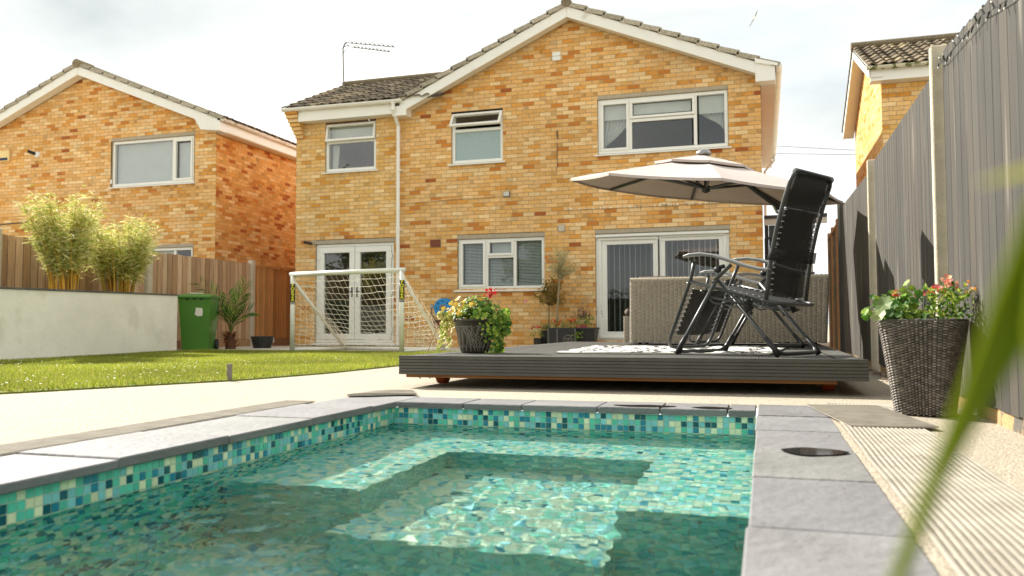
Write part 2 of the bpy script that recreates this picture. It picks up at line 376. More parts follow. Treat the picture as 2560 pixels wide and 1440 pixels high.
# tile templates for the rows above the water, one object each for those that show largest
tmesh = []
for c, p in TP:
    for k in range(4):
        q = rnd.uniform(.86, 1.14); tb = MB(); s = T-.0026
        tb.hexa([(0, 0, 0), (s, 0, 0), (s, 0, s), (0, 0, s), (.0012, -.002, .0012), (s-.0012, -.002, .0012), (s-.0012, -.002, s-.0012), (.0012, -.002, s-.0012)], tuple(v*q for v in c))
        tmesh.append((tb.mesh('tile', M['mosaic']), p/4))
tw = [w for _, w in tmesh]
wall_far = MB(); wall_far.quad((PX0, PY1, zt), (PX1, PY1, zt), (PX1, PY1, zt-BD*T), (PX0, PY1, zt-BD*T))
wf = wall_far.build('pool_wall', M['grout'], pool)
wall_l = MB(); wall_l.quad((PX0, PY0, zt), (PX0, PY1, zt), (PX0, PY1, zt-BD*T), (PX0, PY0, zt-BD*T)); wlf = wall_l.build('pool_wall', M['grout'], pool)
wall_r = MB(); wall_r.quad((PX1, PY0, zt), (PX1, PY1, zt), (PX1, PY1, zt-BD*T), (PX1, PY0, zt-BD*T)); wall_r.quad((PX0, PY0, zt), (PX1, PY0, zt), (PX1, PY0, zt-BD*T), (PX0, PY0, zt-BD*T)); wall_r.build('pool_wall', M['grout'], pool)
left_tiles = 0
for j in range(4):
    for i in range(nfar):
        if j < 3 and i % 1 == 0 and (i+j) % 2 == 0 and left_tiles < 100:
            inst('tile', rnd.choices(tmesh, tw)[0][0], wf, (PX0+i*T+.0013, PY1-.0005, zt-(j+1)*T+.0013)); left_tiles += 1
        else:
            a = Vector((PX0+i*T+.0013, PY1-.002, zt-(j+1)*T+.0013)); s = T-.0026
            mos.quad(a, a+Vector((s, 0, 0)), a+Vector((s, 0, s)), a+Vector((0, 0, s)), tcol())
k0 = int((PY1-1.55)/T)
for j in range(5):
    for i in range(nside):
        y = PY1-(i+1)*T
        if j < 3 and k0-66 <= i < k0+1:
            inst('tile', rnd.choices(tmesh, tw)[0][0], wlf, (PX0+.0005, y+.0013, zt-(j+1)*T+.0013), rot=(0, 0, math.pi/2))
        else:
            a = Vector((PX0+.002, y+.0013, zt-(j+1)*T+.0013)); s = T-.0026
            mos.quad(a, a+Vector((0, s, 0)), a+Vector((0, s, s)), a+Vector((0, 0, s)), tcol())
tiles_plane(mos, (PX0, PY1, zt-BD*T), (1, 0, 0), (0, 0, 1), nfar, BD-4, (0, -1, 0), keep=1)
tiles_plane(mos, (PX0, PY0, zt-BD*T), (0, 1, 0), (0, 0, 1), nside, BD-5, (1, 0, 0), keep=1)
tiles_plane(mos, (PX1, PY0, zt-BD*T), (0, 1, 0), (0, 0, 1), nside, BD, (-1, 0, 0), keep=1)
# steps: a U-shaped bench and a lower step between its arms, then the floor
zb, zl, zf = zt-SD*T, zt-LD*T, zt-BD*T
YE, YB = 2.74, 3.63; XL, XR = -1.43, -.475
YE2, YL = 2.72, 2.52
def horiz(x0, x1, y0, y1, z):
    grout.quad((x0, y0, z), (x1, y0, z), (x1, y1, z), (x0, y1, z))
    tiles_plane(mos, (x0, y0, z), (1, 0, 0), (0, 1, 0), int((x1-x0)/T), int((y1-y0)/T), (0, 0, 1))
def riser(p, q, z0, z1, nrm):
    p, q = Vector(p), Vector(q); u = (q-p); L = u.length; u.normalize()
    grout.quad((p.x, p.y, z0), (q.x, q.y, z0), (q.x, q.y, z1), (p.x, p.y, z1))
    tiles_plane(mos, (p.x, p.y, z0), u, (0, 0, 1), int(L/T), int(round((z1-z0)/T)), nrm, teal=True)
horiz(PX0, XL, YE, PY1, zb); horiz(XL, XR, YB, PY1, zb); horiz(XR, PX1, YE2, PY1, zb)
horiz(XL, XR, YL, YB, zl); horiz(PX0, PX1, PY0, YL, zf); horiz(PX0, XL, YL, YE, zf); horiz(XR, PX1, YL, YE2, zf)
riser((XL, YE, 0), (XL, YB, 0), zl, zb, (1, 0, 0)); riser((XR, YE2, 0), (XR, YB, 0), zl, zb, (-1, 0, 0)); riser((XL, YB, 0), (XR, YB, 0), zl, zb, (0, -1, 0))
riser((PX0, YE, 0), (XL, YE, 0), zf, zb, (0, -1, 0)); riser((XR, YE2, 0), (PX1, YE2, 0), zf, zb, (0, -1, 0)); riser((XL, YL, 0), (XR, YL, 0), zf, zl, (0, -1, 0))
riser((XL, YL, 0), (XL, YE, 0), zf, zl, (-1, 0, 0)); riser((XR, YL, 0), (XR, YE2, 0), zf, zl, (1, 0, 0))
grout.build('pool_floor', M['grout'], pool); mo = mos.build('tiles', M['mosaic'], pool, kind='stuff')
# coping stones
def stone(x0, x1, y0, y1, name='coping_stone'):
    sb = MB(); j = lambda: rnd.uniform(-.004, .004)
    k = rnd.uniform(.86, 1.12); c = (k, k*rnd.uniform(.98, 1.02), k*rnd.uniform(.96, 1.02))
    sb.bbox(x0+j(), x1+j(), y0+.003, y1-.003, -.032, rnd.uniform(-.003, .003), .004, c)
    return sb.build(name, M['slate'], pool)
y = PY0
while y < PY1+.2:
    L = rnd.uniform(.52, .66); stone(PX0-.40, PX0+.022, y, min(y+L, PY1+.34)); y += L
y = PY0
while y < PY1+.25:
    L = rnd.uniform(.50, .62); stone(PX1-.012, PX1+.31, y, min(y+L, PY1+.33)); y += L
x = PX0+.026
while x < PX1-.03:
    L = rnd.uniform(.28, .42); x1 = min(x+L, PX1-.016)
    sb = MB(); k = rnd.uniform(.9, 1.1); sb.bbox(x+.003, x1-.003, PY1-.02, PY1+.30, -.032, rnd.uniform(-.002, .002), .004, (k, k, k)); sb.build('coping_stone', M['slate'], pool); x = x1
# water with real ripples
def water():
    nx, ny = 300, 760
    X = np.linspace(PX0, PX1, nx); Yv = np.linspace(PY0, PY1, ny); gx, gy = np.meshgrid(X, Yv)
    z = np.zeros_like(gx)
    for k in range(34):
        a = NR.uniform(0, 6.283); wlg = NR.uniform(.03, .15); ph = NR.uniform(0, 6.283)
        z += wlg**1.2*.0030*np.sin((gx*math.cos(a)+gy*math.sin(a))*6.283/wlg+ph)*(.6+.4*np.sin(gx*NR.uniform(1, 3)+gy*NR.uniform(1, 3)+ph))
    z = z*np.interp(gy, [0, 2.2, 3.4, 4.3], [1.35, 1.1, .75, .5])+WZ
    V = np.stack([gx, gy, z], -1).reshape(-1, 3)
    I = np.arange(nx*ny).reshape(ny, nx)
    Fq = np.stack([I[:-1, :-1], I[:-1, 1:], I[1:, 1:], I[1:, :-1]], -1).reshape(-1, 4).tolist()
    me = bpy.data.meshes.new('water'); me.from_pydata(V.tolist(), [], Fq)
    me.polygons.foreach_set('use_smooth', [i < (nx-1)*(ny-1) for i in range(len(me.polygons))])
    m = bpy.data.materials.new('pool_water'); m.use_nodes = True; n = m.node_tree.nodes; l = m.node_tree.links; n.remove(n['Principled BSDF'])
    gl = n.new('ShaderNodeBsdfGlass'); gl.inputs['IOR'].default_value = 1.333; gl.inputs['Roughness'].default_value = 0; gl.inputs['Color'].default_value = (.84, 1, .975, 1)
    rf = n.new('ShaderNodeBsdfRefraction'); rf.inputs['IOR'].default_value = 1.333; rf.inputs['Roughness'].default_value = 0; rf.inputs['Color'].default_value = (.84, 1, .975, 1)
    ms = n.new('ShaderNodeMixShader'); ms.inputs[0].default_value = .56; l.new(gl.outputs[0], ms.inputs[1]); l.new(rf.outputs[0], ms.inputs[2]); l.new(ms.outputs[0], n['Material Output'].inputs['Surface'])
    me.materials.append(m); me.update()
    o = bpy.data.objects.new('water', me); COL.objects.link(o); tag(o, kind='structure'); return o
wat = water()
SC.cycles.caustics_refractive = True; SC.cycles.caustics_reflective = False; SC.cycles.blur_glossy = 0.0
wat.cycles.is_caustics_caster = True; sl.cycles.is_caustics_light = True
for o in list(pool.children):
    o.cycles.is_caustics_receiver = True
    for c in o.children: c.cycles.is_caustics_receiver = True
# ------------------------------------------------------------------ houses
BL, BH, BG = .225, .0762, .010
PAL = [(s2l((226, 182, 122)), .44), (s2l((220, 170, 102)), .30), (s2l((232, 198, 144)), .10), (s2l((212, 150, 72)), .10), (s2l((198, 126, 56)), .045), (s2l((168, 94, 46)), .015)]
PALX = [(s2l((226, 186, 124)), .5), (s2l((220, 174, 102)), .32), (s2l((232, 200, 146)), .10), (s2l((208, 148, 66)), .08)]
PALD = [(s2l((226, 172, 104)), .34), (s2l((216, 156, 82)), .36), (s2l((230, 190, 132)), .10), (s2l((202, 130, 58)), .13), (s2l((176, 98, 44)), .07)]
def pick(pal):
    x = rnd.random(); s = 0
    for c, p in pal:
        s += p
        if x < s: break
    k = rnd.uniform(.92, 1.08); return tuple(v*k for v in c)
def brickgeo(mb, P, U, Nn, u0, u1, z0, z1, c, dep=.012, pr=.0):
    # front and the four sides; ends of a brick may carry a darker kiss mark
    a = lambda u, z, d: P+U*u+Vector((0, 0, z))+Nn*d
    f = [a(u0, z0, pr), a(u1, z0, pr), a(u1, z1, pr), a(u0, z1, pr)]; q = [a(u0, z0, -dep), a(u1, z0, -dep), a(u1, z1, -dep), a(u0, z1, -dep)]
    if u1-u0 > .15 and rnd.random() < .16:
        m0 = u0+(u1-u0)*rnd.choice((.32, .5, .62)); d = rnd.uniform(.74, .92); c2 = tuple(v*d for v in c)
        if rnd.random() < .5: c, c2 = c2, c
        mb.quad(f[0], a(m0, z0, pr), a(m0, z1, pr), f[3], c); mb.quad(a(m0, z0, pr), f[1], f[2], a(m0, z1, pr), c2)
    else: mb.quad(f[0], f[1], f[2], f[3], c)
    for i in range(4):
        j = (i+1) % 4; mb.quad(f[i], q[i], q[j], f[j], c)
bvar = {}
def brickmeshes(pal, key, U, Nn):
    if key in bvar: return bvar[key]
    out = []
    for i in range(18):
        mb = MB(); brickgeo(mb, Vector((0, 0, 0)), U, Nn, 0, BL-BG, 0, BH-BG, pick(pal)); out.append(mb.mesh('brick', M['brick']))
    bvar[key] = out; return out
def pjx(p):
    z = depth(p); return 1280+2050*Vector(p).dot(_r)/z, 815-2050*(p[2]-CAMH)/z
def brickwall(house, O, U, Nn, uL, uR, z0, z1, opens, pal, key, nind=0, hide=(), palfn=None):
    O, U, Nn = Vector(O), Vector(U), Vector(Nn)
    mo = MB(); mass = MB(); cand = []
    rows = int(math.ceil((z1-z0)/BH))
    for k in range(rows):
        za = z0+k*BH; zb_ = min(za+BH, z1); zm = (za+zb_)/2
        a, b2 = uL(zm), uR(zm)
        if b2-a < .05: continue
        iv = [(a, b2)]
        for (ou0, ou1, oz0, oz1) in opens:
            if oz0-.002 < zm < oz1+.002:
                nv = []
                for (s, t) in iv:
                    if ou1 <= s or ou0 >= t: nv.append((s, t)); continue
                    if ou0 > s: nv.append((s, ou0))
                    if ou1 < t: nv.append((ou1, t))
                iv = nv
        for (s, t) in iv:
            w = lambda u, z: O+U*u+Vector((0, 0, z))-Nn*.006
            mo.quad(w(s, za), w(t, za), w(t, zb_), w(s, zb_))
            i = math.floor(s/BL)-1; off = (k % 2)*BL/2
            while i*BL+off < t:
                u0, u1 = i*BL+off+BG/2, i*BL+off+BL-BG/2; i += 1
                c0, c1 = max(u0, s+.0), min(u1, t)
                if c1-c0 < .02: continue
                full = (c0 == u0 and c1 == u1)
                if full: cand.append((u0, za+BG/2, k))
                else: brickgeo(mass, O, U, Nn, c0, c1, za+BG/2, za+BH-BG/2, pick(palfn(c0, za) if palfn else pal))
    sc = []
    for (u, z, k) in cand:
        p = O+U*(u+.1)+Vector((0, 0, z+.03)); px, py = pjx(p)
        vis = 0 < px < 2560 and 0 < py < 1440 and not any(r[0] < px < r[2] and r[1] < py < r[3] for r in hide)
        sc.append((depth(p) if vis else 1e9, u, z))
    sc.sort(); sel = set((u, z) for d, u, z in sc[:nind] if d < 1e8)
    wall = mo.build('wall', M['mortar'], house)
    ms = brickmeshes(pal, key, U, Nn) if nind else None
    for (d, u, z) in sc:
        if (u, z) in sel: inst('brick', rnd.choice(ms), wall, O+U*u+Vector((0, 0, z)))
        else: brickgeo(mass, O, U, Nn, u, u+BL-BG, z, z+BH-BG, pick(palfn(u, z) if palfn else pal))
    mass.build('brickwork', M['brick'], wall, kind='stuff')
    return wall
# --- windows: everything in the plane of a wall that faces -Y at depth y
def bars(mb, rects, y0, y1, b=.006, col=(1, 1, 1)):
    for (x0, x1, z0, z1) in rects: mb.bbox(x0, x1, y0, y1, z0, z1, b, col)
def frame_rects(x0, x1, z0, z1, w): return [(x0, x1, z1-w, z1), (x0, x1, z0, z0+w), (x0, x0+w, z0+w+.0005, z1-w-.0005), (x1-w, x1, z0+w+.0005, z1-w-.0005)]
def window(house, x0, x1, z0, z1, y, panes, vm=(), hm=(), name='window', sill=True, lintel=None, fw=.062, room=True, sashes=(), opend=None, bulk=.05):
    Wn = MB(); bars(Wn, frame_rects(x0, x1, z0, z1, fw), y+.03, y+.10)
    w = Wn.build(name, M['upvc'], house)
    f = MB()
    for (xm, za, zc, mw) in vm: f.bbox(xm-mw/2, xm+mw/2, y+.034, y+.098, za, zc, .006)
    for (xa, xb, zm, mw) in hm: f.bbox(xa, xb, y+.034, y+.098, zm-mw/2, zm+mw/2, .006)
    if vm or hm: f.build('frame', M['upvc'], w)
    for (xa, xb, za, zc) in sashes:
        s = MB(); bars(s, frame_rects(xa, xb, za, zc, .048), y+.012, y+.075); s.build('sash', M['upvc'], w)
    for (xa, xb, za, zc, kind) in panes:
        g = MB(); g.quad((xa, y+.062, za), (xb, y+.062, za), (xb, y+.062, zc), (xa, y+.062, zc)); g.build('pane', M['obscure'] if kind == 'obscure' else M['glass'], w)
        if kind == 'venetian':
            v = MB(); z = zc-.012
            while z > za+.01:
                v.hexa([(xa+.006, y+.115, z-.009), (xb-.006, y+.115, z-.009), (xb-.006, y+.137, z+.006), (xa+.006, y+.137, z+.006), (xa+.006, y+.115, z-.0075), (xb-.006, y+.115, z-.0075), (xb-.006, y+.137, z+.0075), (xa+.006, y+.137, z+.0075)]); z -= .0285
            for xx in (xa+.1, xb-.1): v.box(xx, xx+.003, y+.110, y+.113, za, zc)
            v.build('blind', M['blind'], w, kind='stuff')
        if kind == 'venetian_closed':
            v = MB(); z = zc-.012
            while z > za+.01:
                v.hexa([(xa+.006, y+.115, z-.016), (xb-.006, y+.115, z-.016), (xb-.006, y+.128, z+.014), (xa+.006, y+.128, z+.014), (xa+.006, y+.117, z-.016), (xb-.006, y+.117, z-.016), (xb-.006, y+.130, z+.014), (xa+.006, y+.130, z+.014)]); z -= .027
            v.build('blind', M['blind'], w, kind='stuff')
        if kind == 'vertical':
            v = MB(); x = xa+.03
            while x < xb-.02:
                tw_ = rnd.uniform(-.01, .01); tw_ = rnd.uniform(-.022, -.004); v.hexa([(x, y+.14, za), (x+.003, y+.14, za), (x+.003+tw_, y+.215, za), (x+tw_, y+.215, za), (x, y+.14, zc), (x+.003, y+.14, zc), (x+.003+tw_, y+.215, zc), (x+tw_, y+.215, zc)]); x += .098
            v.build('blind', M['blind'], w, kind='stuff')
        if kind.startswith('roller'):
            d = float(kind[6:] or .5); v = MB(); v.box(xa, xb, y+.12, y+.124, zc-d, zc); v.box(xa, xb, y+.114, y+.130, zc-d-.02, zc-d); v.build('blind', M['fabricw'], w)
    if room:
        d = MB(); X0, X1, Z0, Z1, Y0, Y1 = x0+.01, x1-.01, z0+.01, z1-.01, y+.105, y+1.6
        d.quad((X0, Y1, Z0), (X1, Y1, Z0), (X1, Y1, Z1), (X0, Y1, Z1)); d.quad((X0, Y0, Z0), (X0, Y1, Z0), (X0, Y1, Z1), (X0, Y0, Z1)); d.quad((X1, Y0, Z0), (X1, Y1, Z0), (X1, Y1, Z1), (X1, Y0, Z1))
        d.quad((X0, Y0, Z0), (X1, Y0, Z0), (X1, Y1, Z0), (X0, Y1, Z0)); d.quad((X0, Y0, Z1), (X1, Y0, Z1), (X1, Y1, Z1), (X0, Y1, Z1)); d.build('interior', M['dark'], w)
    if sill:
        s = MB(); s.hexa([(x0-.06, y-.055, z0-.045), (x1+.06, y-.055, z0-.045), (x1+.06, y+.03, z0-.035), (x0-.06, y+.03, z0-.035), (x0-.06, y-.055, z0-.022), (x1+.06, y-.055, z0-.022), (x1+.06, y+.03, z0-.003), (x0-.06, y+.03, z0-.003)]); s.build('sill', M['upvc'], w)
    if lintel:
        s = MB(); s.bbox(lintel[0], lintel[1], y-.004, y+.09, z1+.004, z1+lintel[2], .004); s.build('lintel', M['concrete'], w)
    # brick reveal on both sides
    for xx in (x0-.002, x1+.002):
        rv = MB(); rv.quad((xx, y, z0-.03), (xx, y+.06, z0-.03), (xx, y+.06, z1), (xx, y, z1)); rv.build('reveal', M['mortar'], w)
    return w
# --- roof tiles
RC = [s2l((112, 100, 84)), s2l((126, 114, 94)), s2l((98, 88, 74)), s2l((136, 122, 98))]
def tilemesh(wd=.30, ln=.40, amp=.022, th=.016, waves=1.5, seg=10):
    mb = MB(); c = rnd.choice(RC); k = rnd.uniform(.85, 1.15); c = tuple(v*k for v in c)
    pr = [(wd*i/seg-wd/2, amp*math.sin(2*math.pi*waves*i/seg)) for i in range(seg+1)]
    top = []; 
    for (x, z) in pr: top.append(((x, 0, z+.03), (x, ln, z)))
    for i in range(seg):
        a, b2 = top[i], top[i+1]
        mb.quad(a[0], b2[0], b2[1], a[1], c)
        lo = lambda q: (q[0], q[1], q[2]-th)
        mb.quad(lo(a[0]), lo(b2[0]), b2[0], a[0], c); mb.quad(lo(a[1]), lo(b2[1]), lo(b2[0]), lo(a[0]), c)
    for q in (top[0], top[-1]): mb.quad((q[0][0], q[0][1], q[0][2]-th), q[0], q[1], (q[1][0], q[1][1], q[1][2]-th), c)
    return mb.mesh('roof_tile', M['rooftile'])
TM = [tilemesh() for _ in range(9)]
def tiled_slope(roof, A, along, up, ncol, nrow, gauge=.33, wd=.30, rows=None):
    # A: lower corner; along: unit vector along the eave; up: unit vector up the slope
    A, along, up = Vector(A), Vector(along), Vector(up); nrm = along.cross(up); m = Matrix((along, up, nrm)).transposed()
    e = m.to_euler()
    for j in (rows or range(nrow)):
        for i in range(ncol):
            p = A+along*(wd*(i+.5+rnd.uniform(-.01, .01)))+up*(gauge*j)+nrm*rnd.uniform(-.004, .004)
            o = inst('roof_tile', rnd.choice(TM), roof, p); o.rotation_euler = e
def verge(roof, p0, p1, y0, y1, n=11, th=.082):
    # stepped verge tiles along one edge of a gable, p = (x, z), from eave p0 to apex p1
    v0, v1 = Vector((p0[0], 0, p0[1])), Vector((p1[0], 0, p1[1])); d = (v1-v0); L = d.length; d.normalize(); nrm = Vector((-d.z, 0, d.x)) if d.x > 0 else Vector((d.z, 0, -d.x))
    for j in range(n):
        mb = MB(); a = v0+d*(L*j/n-.03); c = v0+d*(L*(j+1)/n+.0); k = rnd.uniform(.85, 1.2); col = tuple(q*k for q in s2l((170, 162, 144)))
        lo, hi = .028, -.006
        P = []
        for (q, t) in ((a, lo), (c, hi)):
            P.append((q+nrm*t, q+nrm*(t+th)))
        for (yy0, yy1, nm) in ((y0, y0+.34, 'roof_tile'),):
            mb.hexa([(P[0][0].x, yy0, P[0][0].z), (P[1][0].x, yy0, P[1][0].z), (P[1][0].x, yy1, P[1][0].z), (P[0][0].x, yy1, P[0][0].z), (P[0][1].x, yy0, P[0][1].z), (P[1][1].x, yy0, P[1][1].z), (P[1][1].x, yy1, P[1][1].z), (P[0][1].x, yy1, P[0][1].z)], col)
            mb.build(nm, M['rooftile'], roof)
    sl_ = MB(); c = s2l((112, 102, 86))
    for j in range(n):
        a = v0+d*(L*j/n-.03); e2 = v0+d*(L*(j+1)/n)
        q = [(a+nrm*.03), (e2-nrm*.004), (e2+nrm*.074), (a+nrm*.106)]
        sl_.hexa([(q[0].x, y0+.345, q[0].z), (q[1].x, y0+.345, q[1].z), (q[1].x, y1, q[1].z), (q[0].x, y1, q[0].z), (q[3].x, y0+.345, q[3].z), (q[2].x, y0+.345, q[2].z), (q[2].x, y1, q[2].z), (q[3].x, y1, q[3].z)], c)
    sl_.build('tile_courses', M['rooftile'], roof, kind='stuff')
def barge(roof, p0, p1, y, dep=.20, th=.022, soff=.22):
    a, c = p0, p1
    mb = MB(); mb.hexa([(a[0], y, a[1]-dep), (c[0], y, c[1]-dep), (c[0], y+th, c[1]-dep), (a[0], y+th, a[1]-dep), (a[0], y, a[1]), (c[0], y, c[1]), (c[0], y+th, c[1]), (a[0], y+th, a[1])])
    mb.build('bargeboard', M['upvc'], roof)
    mb = MB(); mb.hexa([(a[0], y+th, a[1]-dep+.01), (c[0], y+th, c[1]-dep+.01), (c[0], y+soff, c[1]-dep+.01), (a[0], y+soff, a[1]-dep+.01), (a[0], y+th, a[1]-dep+.02), (c[0], y+th, c[1]-dep+.02), (c[0], y+soff, c[1]-dep+.02), (a[0], y+soff, a[1]-dep+.02)])
    mb.build('soffit', M['soffit'], roof)
def gutter_run(parent, p, q, r=.055, name='gutter', m=None):
    # half-round gutter from p to q (horizontal)
    p, q = Vector(p), Vector(q); t = (q-p).normalized(); s = t.cross(Vector((0, 0, 1))).normalized(); mb = MB(); n = 8
    ring = lambda c, rr: [c+s*(math.cos(math.pi+math.pi*k/n)*rr)+Vector((0, 0, math.sin(math.pi+math.pi*k/n)*rr)) for k in range(n+1)]
    for rr in (r, r-.006):
        A, B = ring(p, rr), ring(q, rr)
        for k in range(n): mb.quad(A[k], A[k+1], B[k+1], B[k])
    A, B = ring(p, r), ring(q, r); mb.poly(A); mb.poly(B)
    for k_ in (0, n):
        a1, a2 = ring(p, r)[k_], ring(p, r-.006)[k_]; b1, b2 = ring(q, r)[k_], ring(q, r-.006)[k_]; mb.quad(a1, a2, b2, b1)
    L = (q-p).length; d = .4
    while d < L:
        c = p+t*d; A = ring(c-t*.015, r+.005); B = ring(c+t*.015, r+.005)
        for k in range(n): mb.quad(A[k], A[k+1], B[k+1], B[k])
        d += .9
    return mb.build(name, m or M['gutter'], parent)

# ================= the main house
HY = 15.0
main = thing('brick_house', 'two storey yellow brick house with front facing gable behind the decking', 'house', (-4.6, HY, 0))
AX, AZ, ELX, ELZ, ERX, ERZ = -3.45, 6.40, -6.98, 4.80, .27, 4.87
sl1 = (AZ-ELZ)/(AX-ELX); sr1 = (AZ-ERZ)/(ERX-AX)
lineL = lambda z: -6.98 if z < 4.72 else AX-(AZ-.10-z)/sl1
lineR = lambda z: 0.0 if z < 4.72 else min(0.0, AX+(AZ-.10-z)/sr1)
extL = lambda z: -9.35
op_ext = [(-8.66, -7.50, 3.60, 4.625), (-8.87, -7.09, 0.09, 2.20)]
op_main = [(-5.86, -4.79, 3.60, 4.63), (-2.93, -.56, 3.60, 4.725), (-5.73, -3.965, 1.11, 2.20), (-2.99, -.575, .12, 2.20)]
brickwall(main, (0, HY, 0), (1, 0, 0), (0, -1, 0), lineL, lineR, .0, 6.4, op_main, PAL, 'A', 300, hide=((1420, 370, 2100, 520), (1560, 640, 2560, 1440), (1340, 600, 1480, 880), (980, 640, 1060, 900), (1100, 730, 1280, 900)))
brickwall(main, (0, HY, 0), (1, 0, 0), (0, -1, 0), lambda z: -9.35, lambda z: -6.985, .0, 4.80, op_ext, PALX, 'X', 0, palfn=lambda u, z: PALX if z > 2.3 else PAL)
# unseen sides keep the house solid
sb = MB(); sb.quad((0, HY+.01, 0), (0, HY+8, 0), (0, HY+8, 4.75), (0, HY+.01, 4.75)); sb.quad((-9.35, HY+.01, 0), (-9.35, HY+8, 0), (-9.35, HY+8, 4.8), (-9.35, HY+.01, 4.8)); sb.quad((-9.35, HY+8, 0), (0, HY+8, 0), (0, HY+8, 4.8), (-9.35, HY+8, 4.8))
M['brickflat'] = mat('brick_side', s2l((188, 128, 62)), .9, .2, 14, .2, 60, pos=True)
sb.build('side_wall', M['brickflat'], main)
roof = MB(); roof.box(-.02, -.01, HY+3, HY+3.02, 4.9, 4.92); roof = roof.build('roof', M['soffit'], main)
YV = HY-.26
verge(roof, (ELX-.02, ELZ+.0), (AX, AZ), YV-.03, HY+8); verge(roof, (ERX, ERZ), (AX, AZ), YV-.03, HY+8)
barge(roof, (ELX+.12, ELZ+.055), (AX-.002, AZ), YV); barge(roof, (ERX-.04, ERZ+.016), (AX+.002, AZ), YV)
bx = MB(); bx.bbox(-.085, .245, YV-.006, HY+.0, 4.66, 4.985, .004); bx.hexa([(-.09, YV-.038, 4.99), (.29, YV-.038, 4.90), (.29, YV-.004, 4.90), (-.09, YV-.004, 4.99), (-.09, YV-.038, 5.07), (.29, YV-.038, 4.95), (.29, YV-.004, 4.95), (-.09, YV-.004, 5.07)]); bx.build('box_end', M['upvc'], roof)
bx = MB(); bx.bbox(-7.02, -6.72, YV-.004, HY, 4.60, 4.80, .004); bx.build('box_end', M['upvc'], roof)
rd = MB(); rd.tube([(AX, YV-.05, AZ+.07), (AX, YV+.4, AZ+.07)], .10, 10, flat=.8, col=RC[1]); rd.build('ridge_tile', M['rooftile'], roof)
rd = MB(); rd.tube([(AX, YV+.41, AZ+.065), (AX, HY+8, AZ+.065)], .095, 10, flat=.8, col=RC[0]); rd.build('ridge', M['rooftile'], roof)
# right eave: soffit, fascia, gutter going back, downpipe
sf = MB(); sf.box(.004, .25, HY+.005, HY+8, 4.655, 4.668); sf.build('soffit', M['soffit'], roof)
sf = MB(); sf.box(.235, .255, HY+.005, HY+8, 4.67, 4.88); sf.build('fascia', M['upvc'], roof)
gutter_run(roof, (.31, YV-.02, 4.93), (.31, HY+7.5, 4.90), .058)
dp = MB(); dp.tube([(.31, HY+7.2, 4.85), (.31, HY+7.2, 4.70), (.07, HY+7.2, 4.42), (.07, HY+7.2, 0)], .034, 10); dp.build('downpipe', M['upvc'], main)
# extension eave on the left with real tiles
EA = Vector((-9.52, HY-.30, 4.94)); EB = Vector((-9.52, 17.35, 6.17)); upv = (EB-EA).normalized()
tiled_slope(roof, EA, (1, 0, 0), upv, 11, 9)
ut = MB(); ut.hexa([(-9.5, EA.y+.05, EA.z-.03), (-6.0, EA.y+.05, EA.z-.03), (-6.0, EB.y, EB.z-.05), (-9.5, EB.y, EB.z-.05), (-9.5, EA.y+.05, EA.z-.012), (-6.0, EA.y+.05, EA.z-.012), (-6.0, EB.y, EB.z-.03), (-9.5, EB.y, EB.z-.03)], RC[2]); ut.build('underlay', M['rooftile'], roof)
rd = MB(); rd.tube([(-9.53, EB.y, EB.z+.03), (-6.2, EB.y, EB.z+.03)], .095, 10, flat=.8, col=RC[1]); rd.build('ridge', M['rooftile'], roof)
bk = MB(); bk.quad((-9.5, EB.y, EB.z), (-6, EB.y, EB.z), (-6, EB.y+3, 4.9), (-9.5, EB.y+3, 4.9), RC[0]); bk.quad((-9.48, HY+.05, 4.8), (-9.48, EB.y, EB.z-.03), (-9.48, EB.y+3, 4.85), (-9.48, EB.y+3, 4.6)); bk.build('back_slope', M['rooftile'], roof)
fs = MB(); fs.box(-9.16, -7.03, HY-.245, HY-.225, 4.655, 4.90); fs.build('fascia', M['upvc'], roof)
fs = MB(); fs.box(-9.16, -7.03, HY-.224, HY-.002, 4.66, 4.672); fs.build('soffit', M['soffit'], roof)
gutter_run(roof, (-9.50, HY-.305, 4.93), (-6.80, HY-.305, 4.91), .062)
dp = MB(); dp.tube([(-6.98, HY-.305, 4.88), (-6.98, HY-.30, 4.72), (-6.975, HY-.12, 4.50), (-6.97, HY-.075, 4.44), (-6.97, HY-.075, .05)], .037, 10)
for z in (4.86, 4.74): dp.tube([(-6.98, HY-.303, z+.03), (-6.98, HY-.303, z-.03)], .046, 10)
for z in (3.55, 2.35, 1.2): dp.tube([(-6.97, HY-.075, z+.025), (-6.97, HY-.075, z-.025)], .043, 10); dp.box(-6.99, -6.90, HY-.05, HY-.005, z-.012, z+.012)
dp.build('downpipe', M['upvc'], main)
for i in range(6):   # corbelled brick shoulder at the far corner
    cb_ = MB(); e_ = .045*(i+1); cb_.bbox(-9.355-.018*i, -9.17, HY-e_, HY-.002, 4.36+i*BH, 4.36+(i+1)*BH-.008, .004, pick(PALX)); cb_.build('corbel_brick', M['brick'], main)
fb = MB(); fb.box(-9.45, -9.17, HY-.30, HY-.02, 4.36+6*BH, 4.88, pick(PALX)); fb.build('corbel_brick', M['brick'], main)
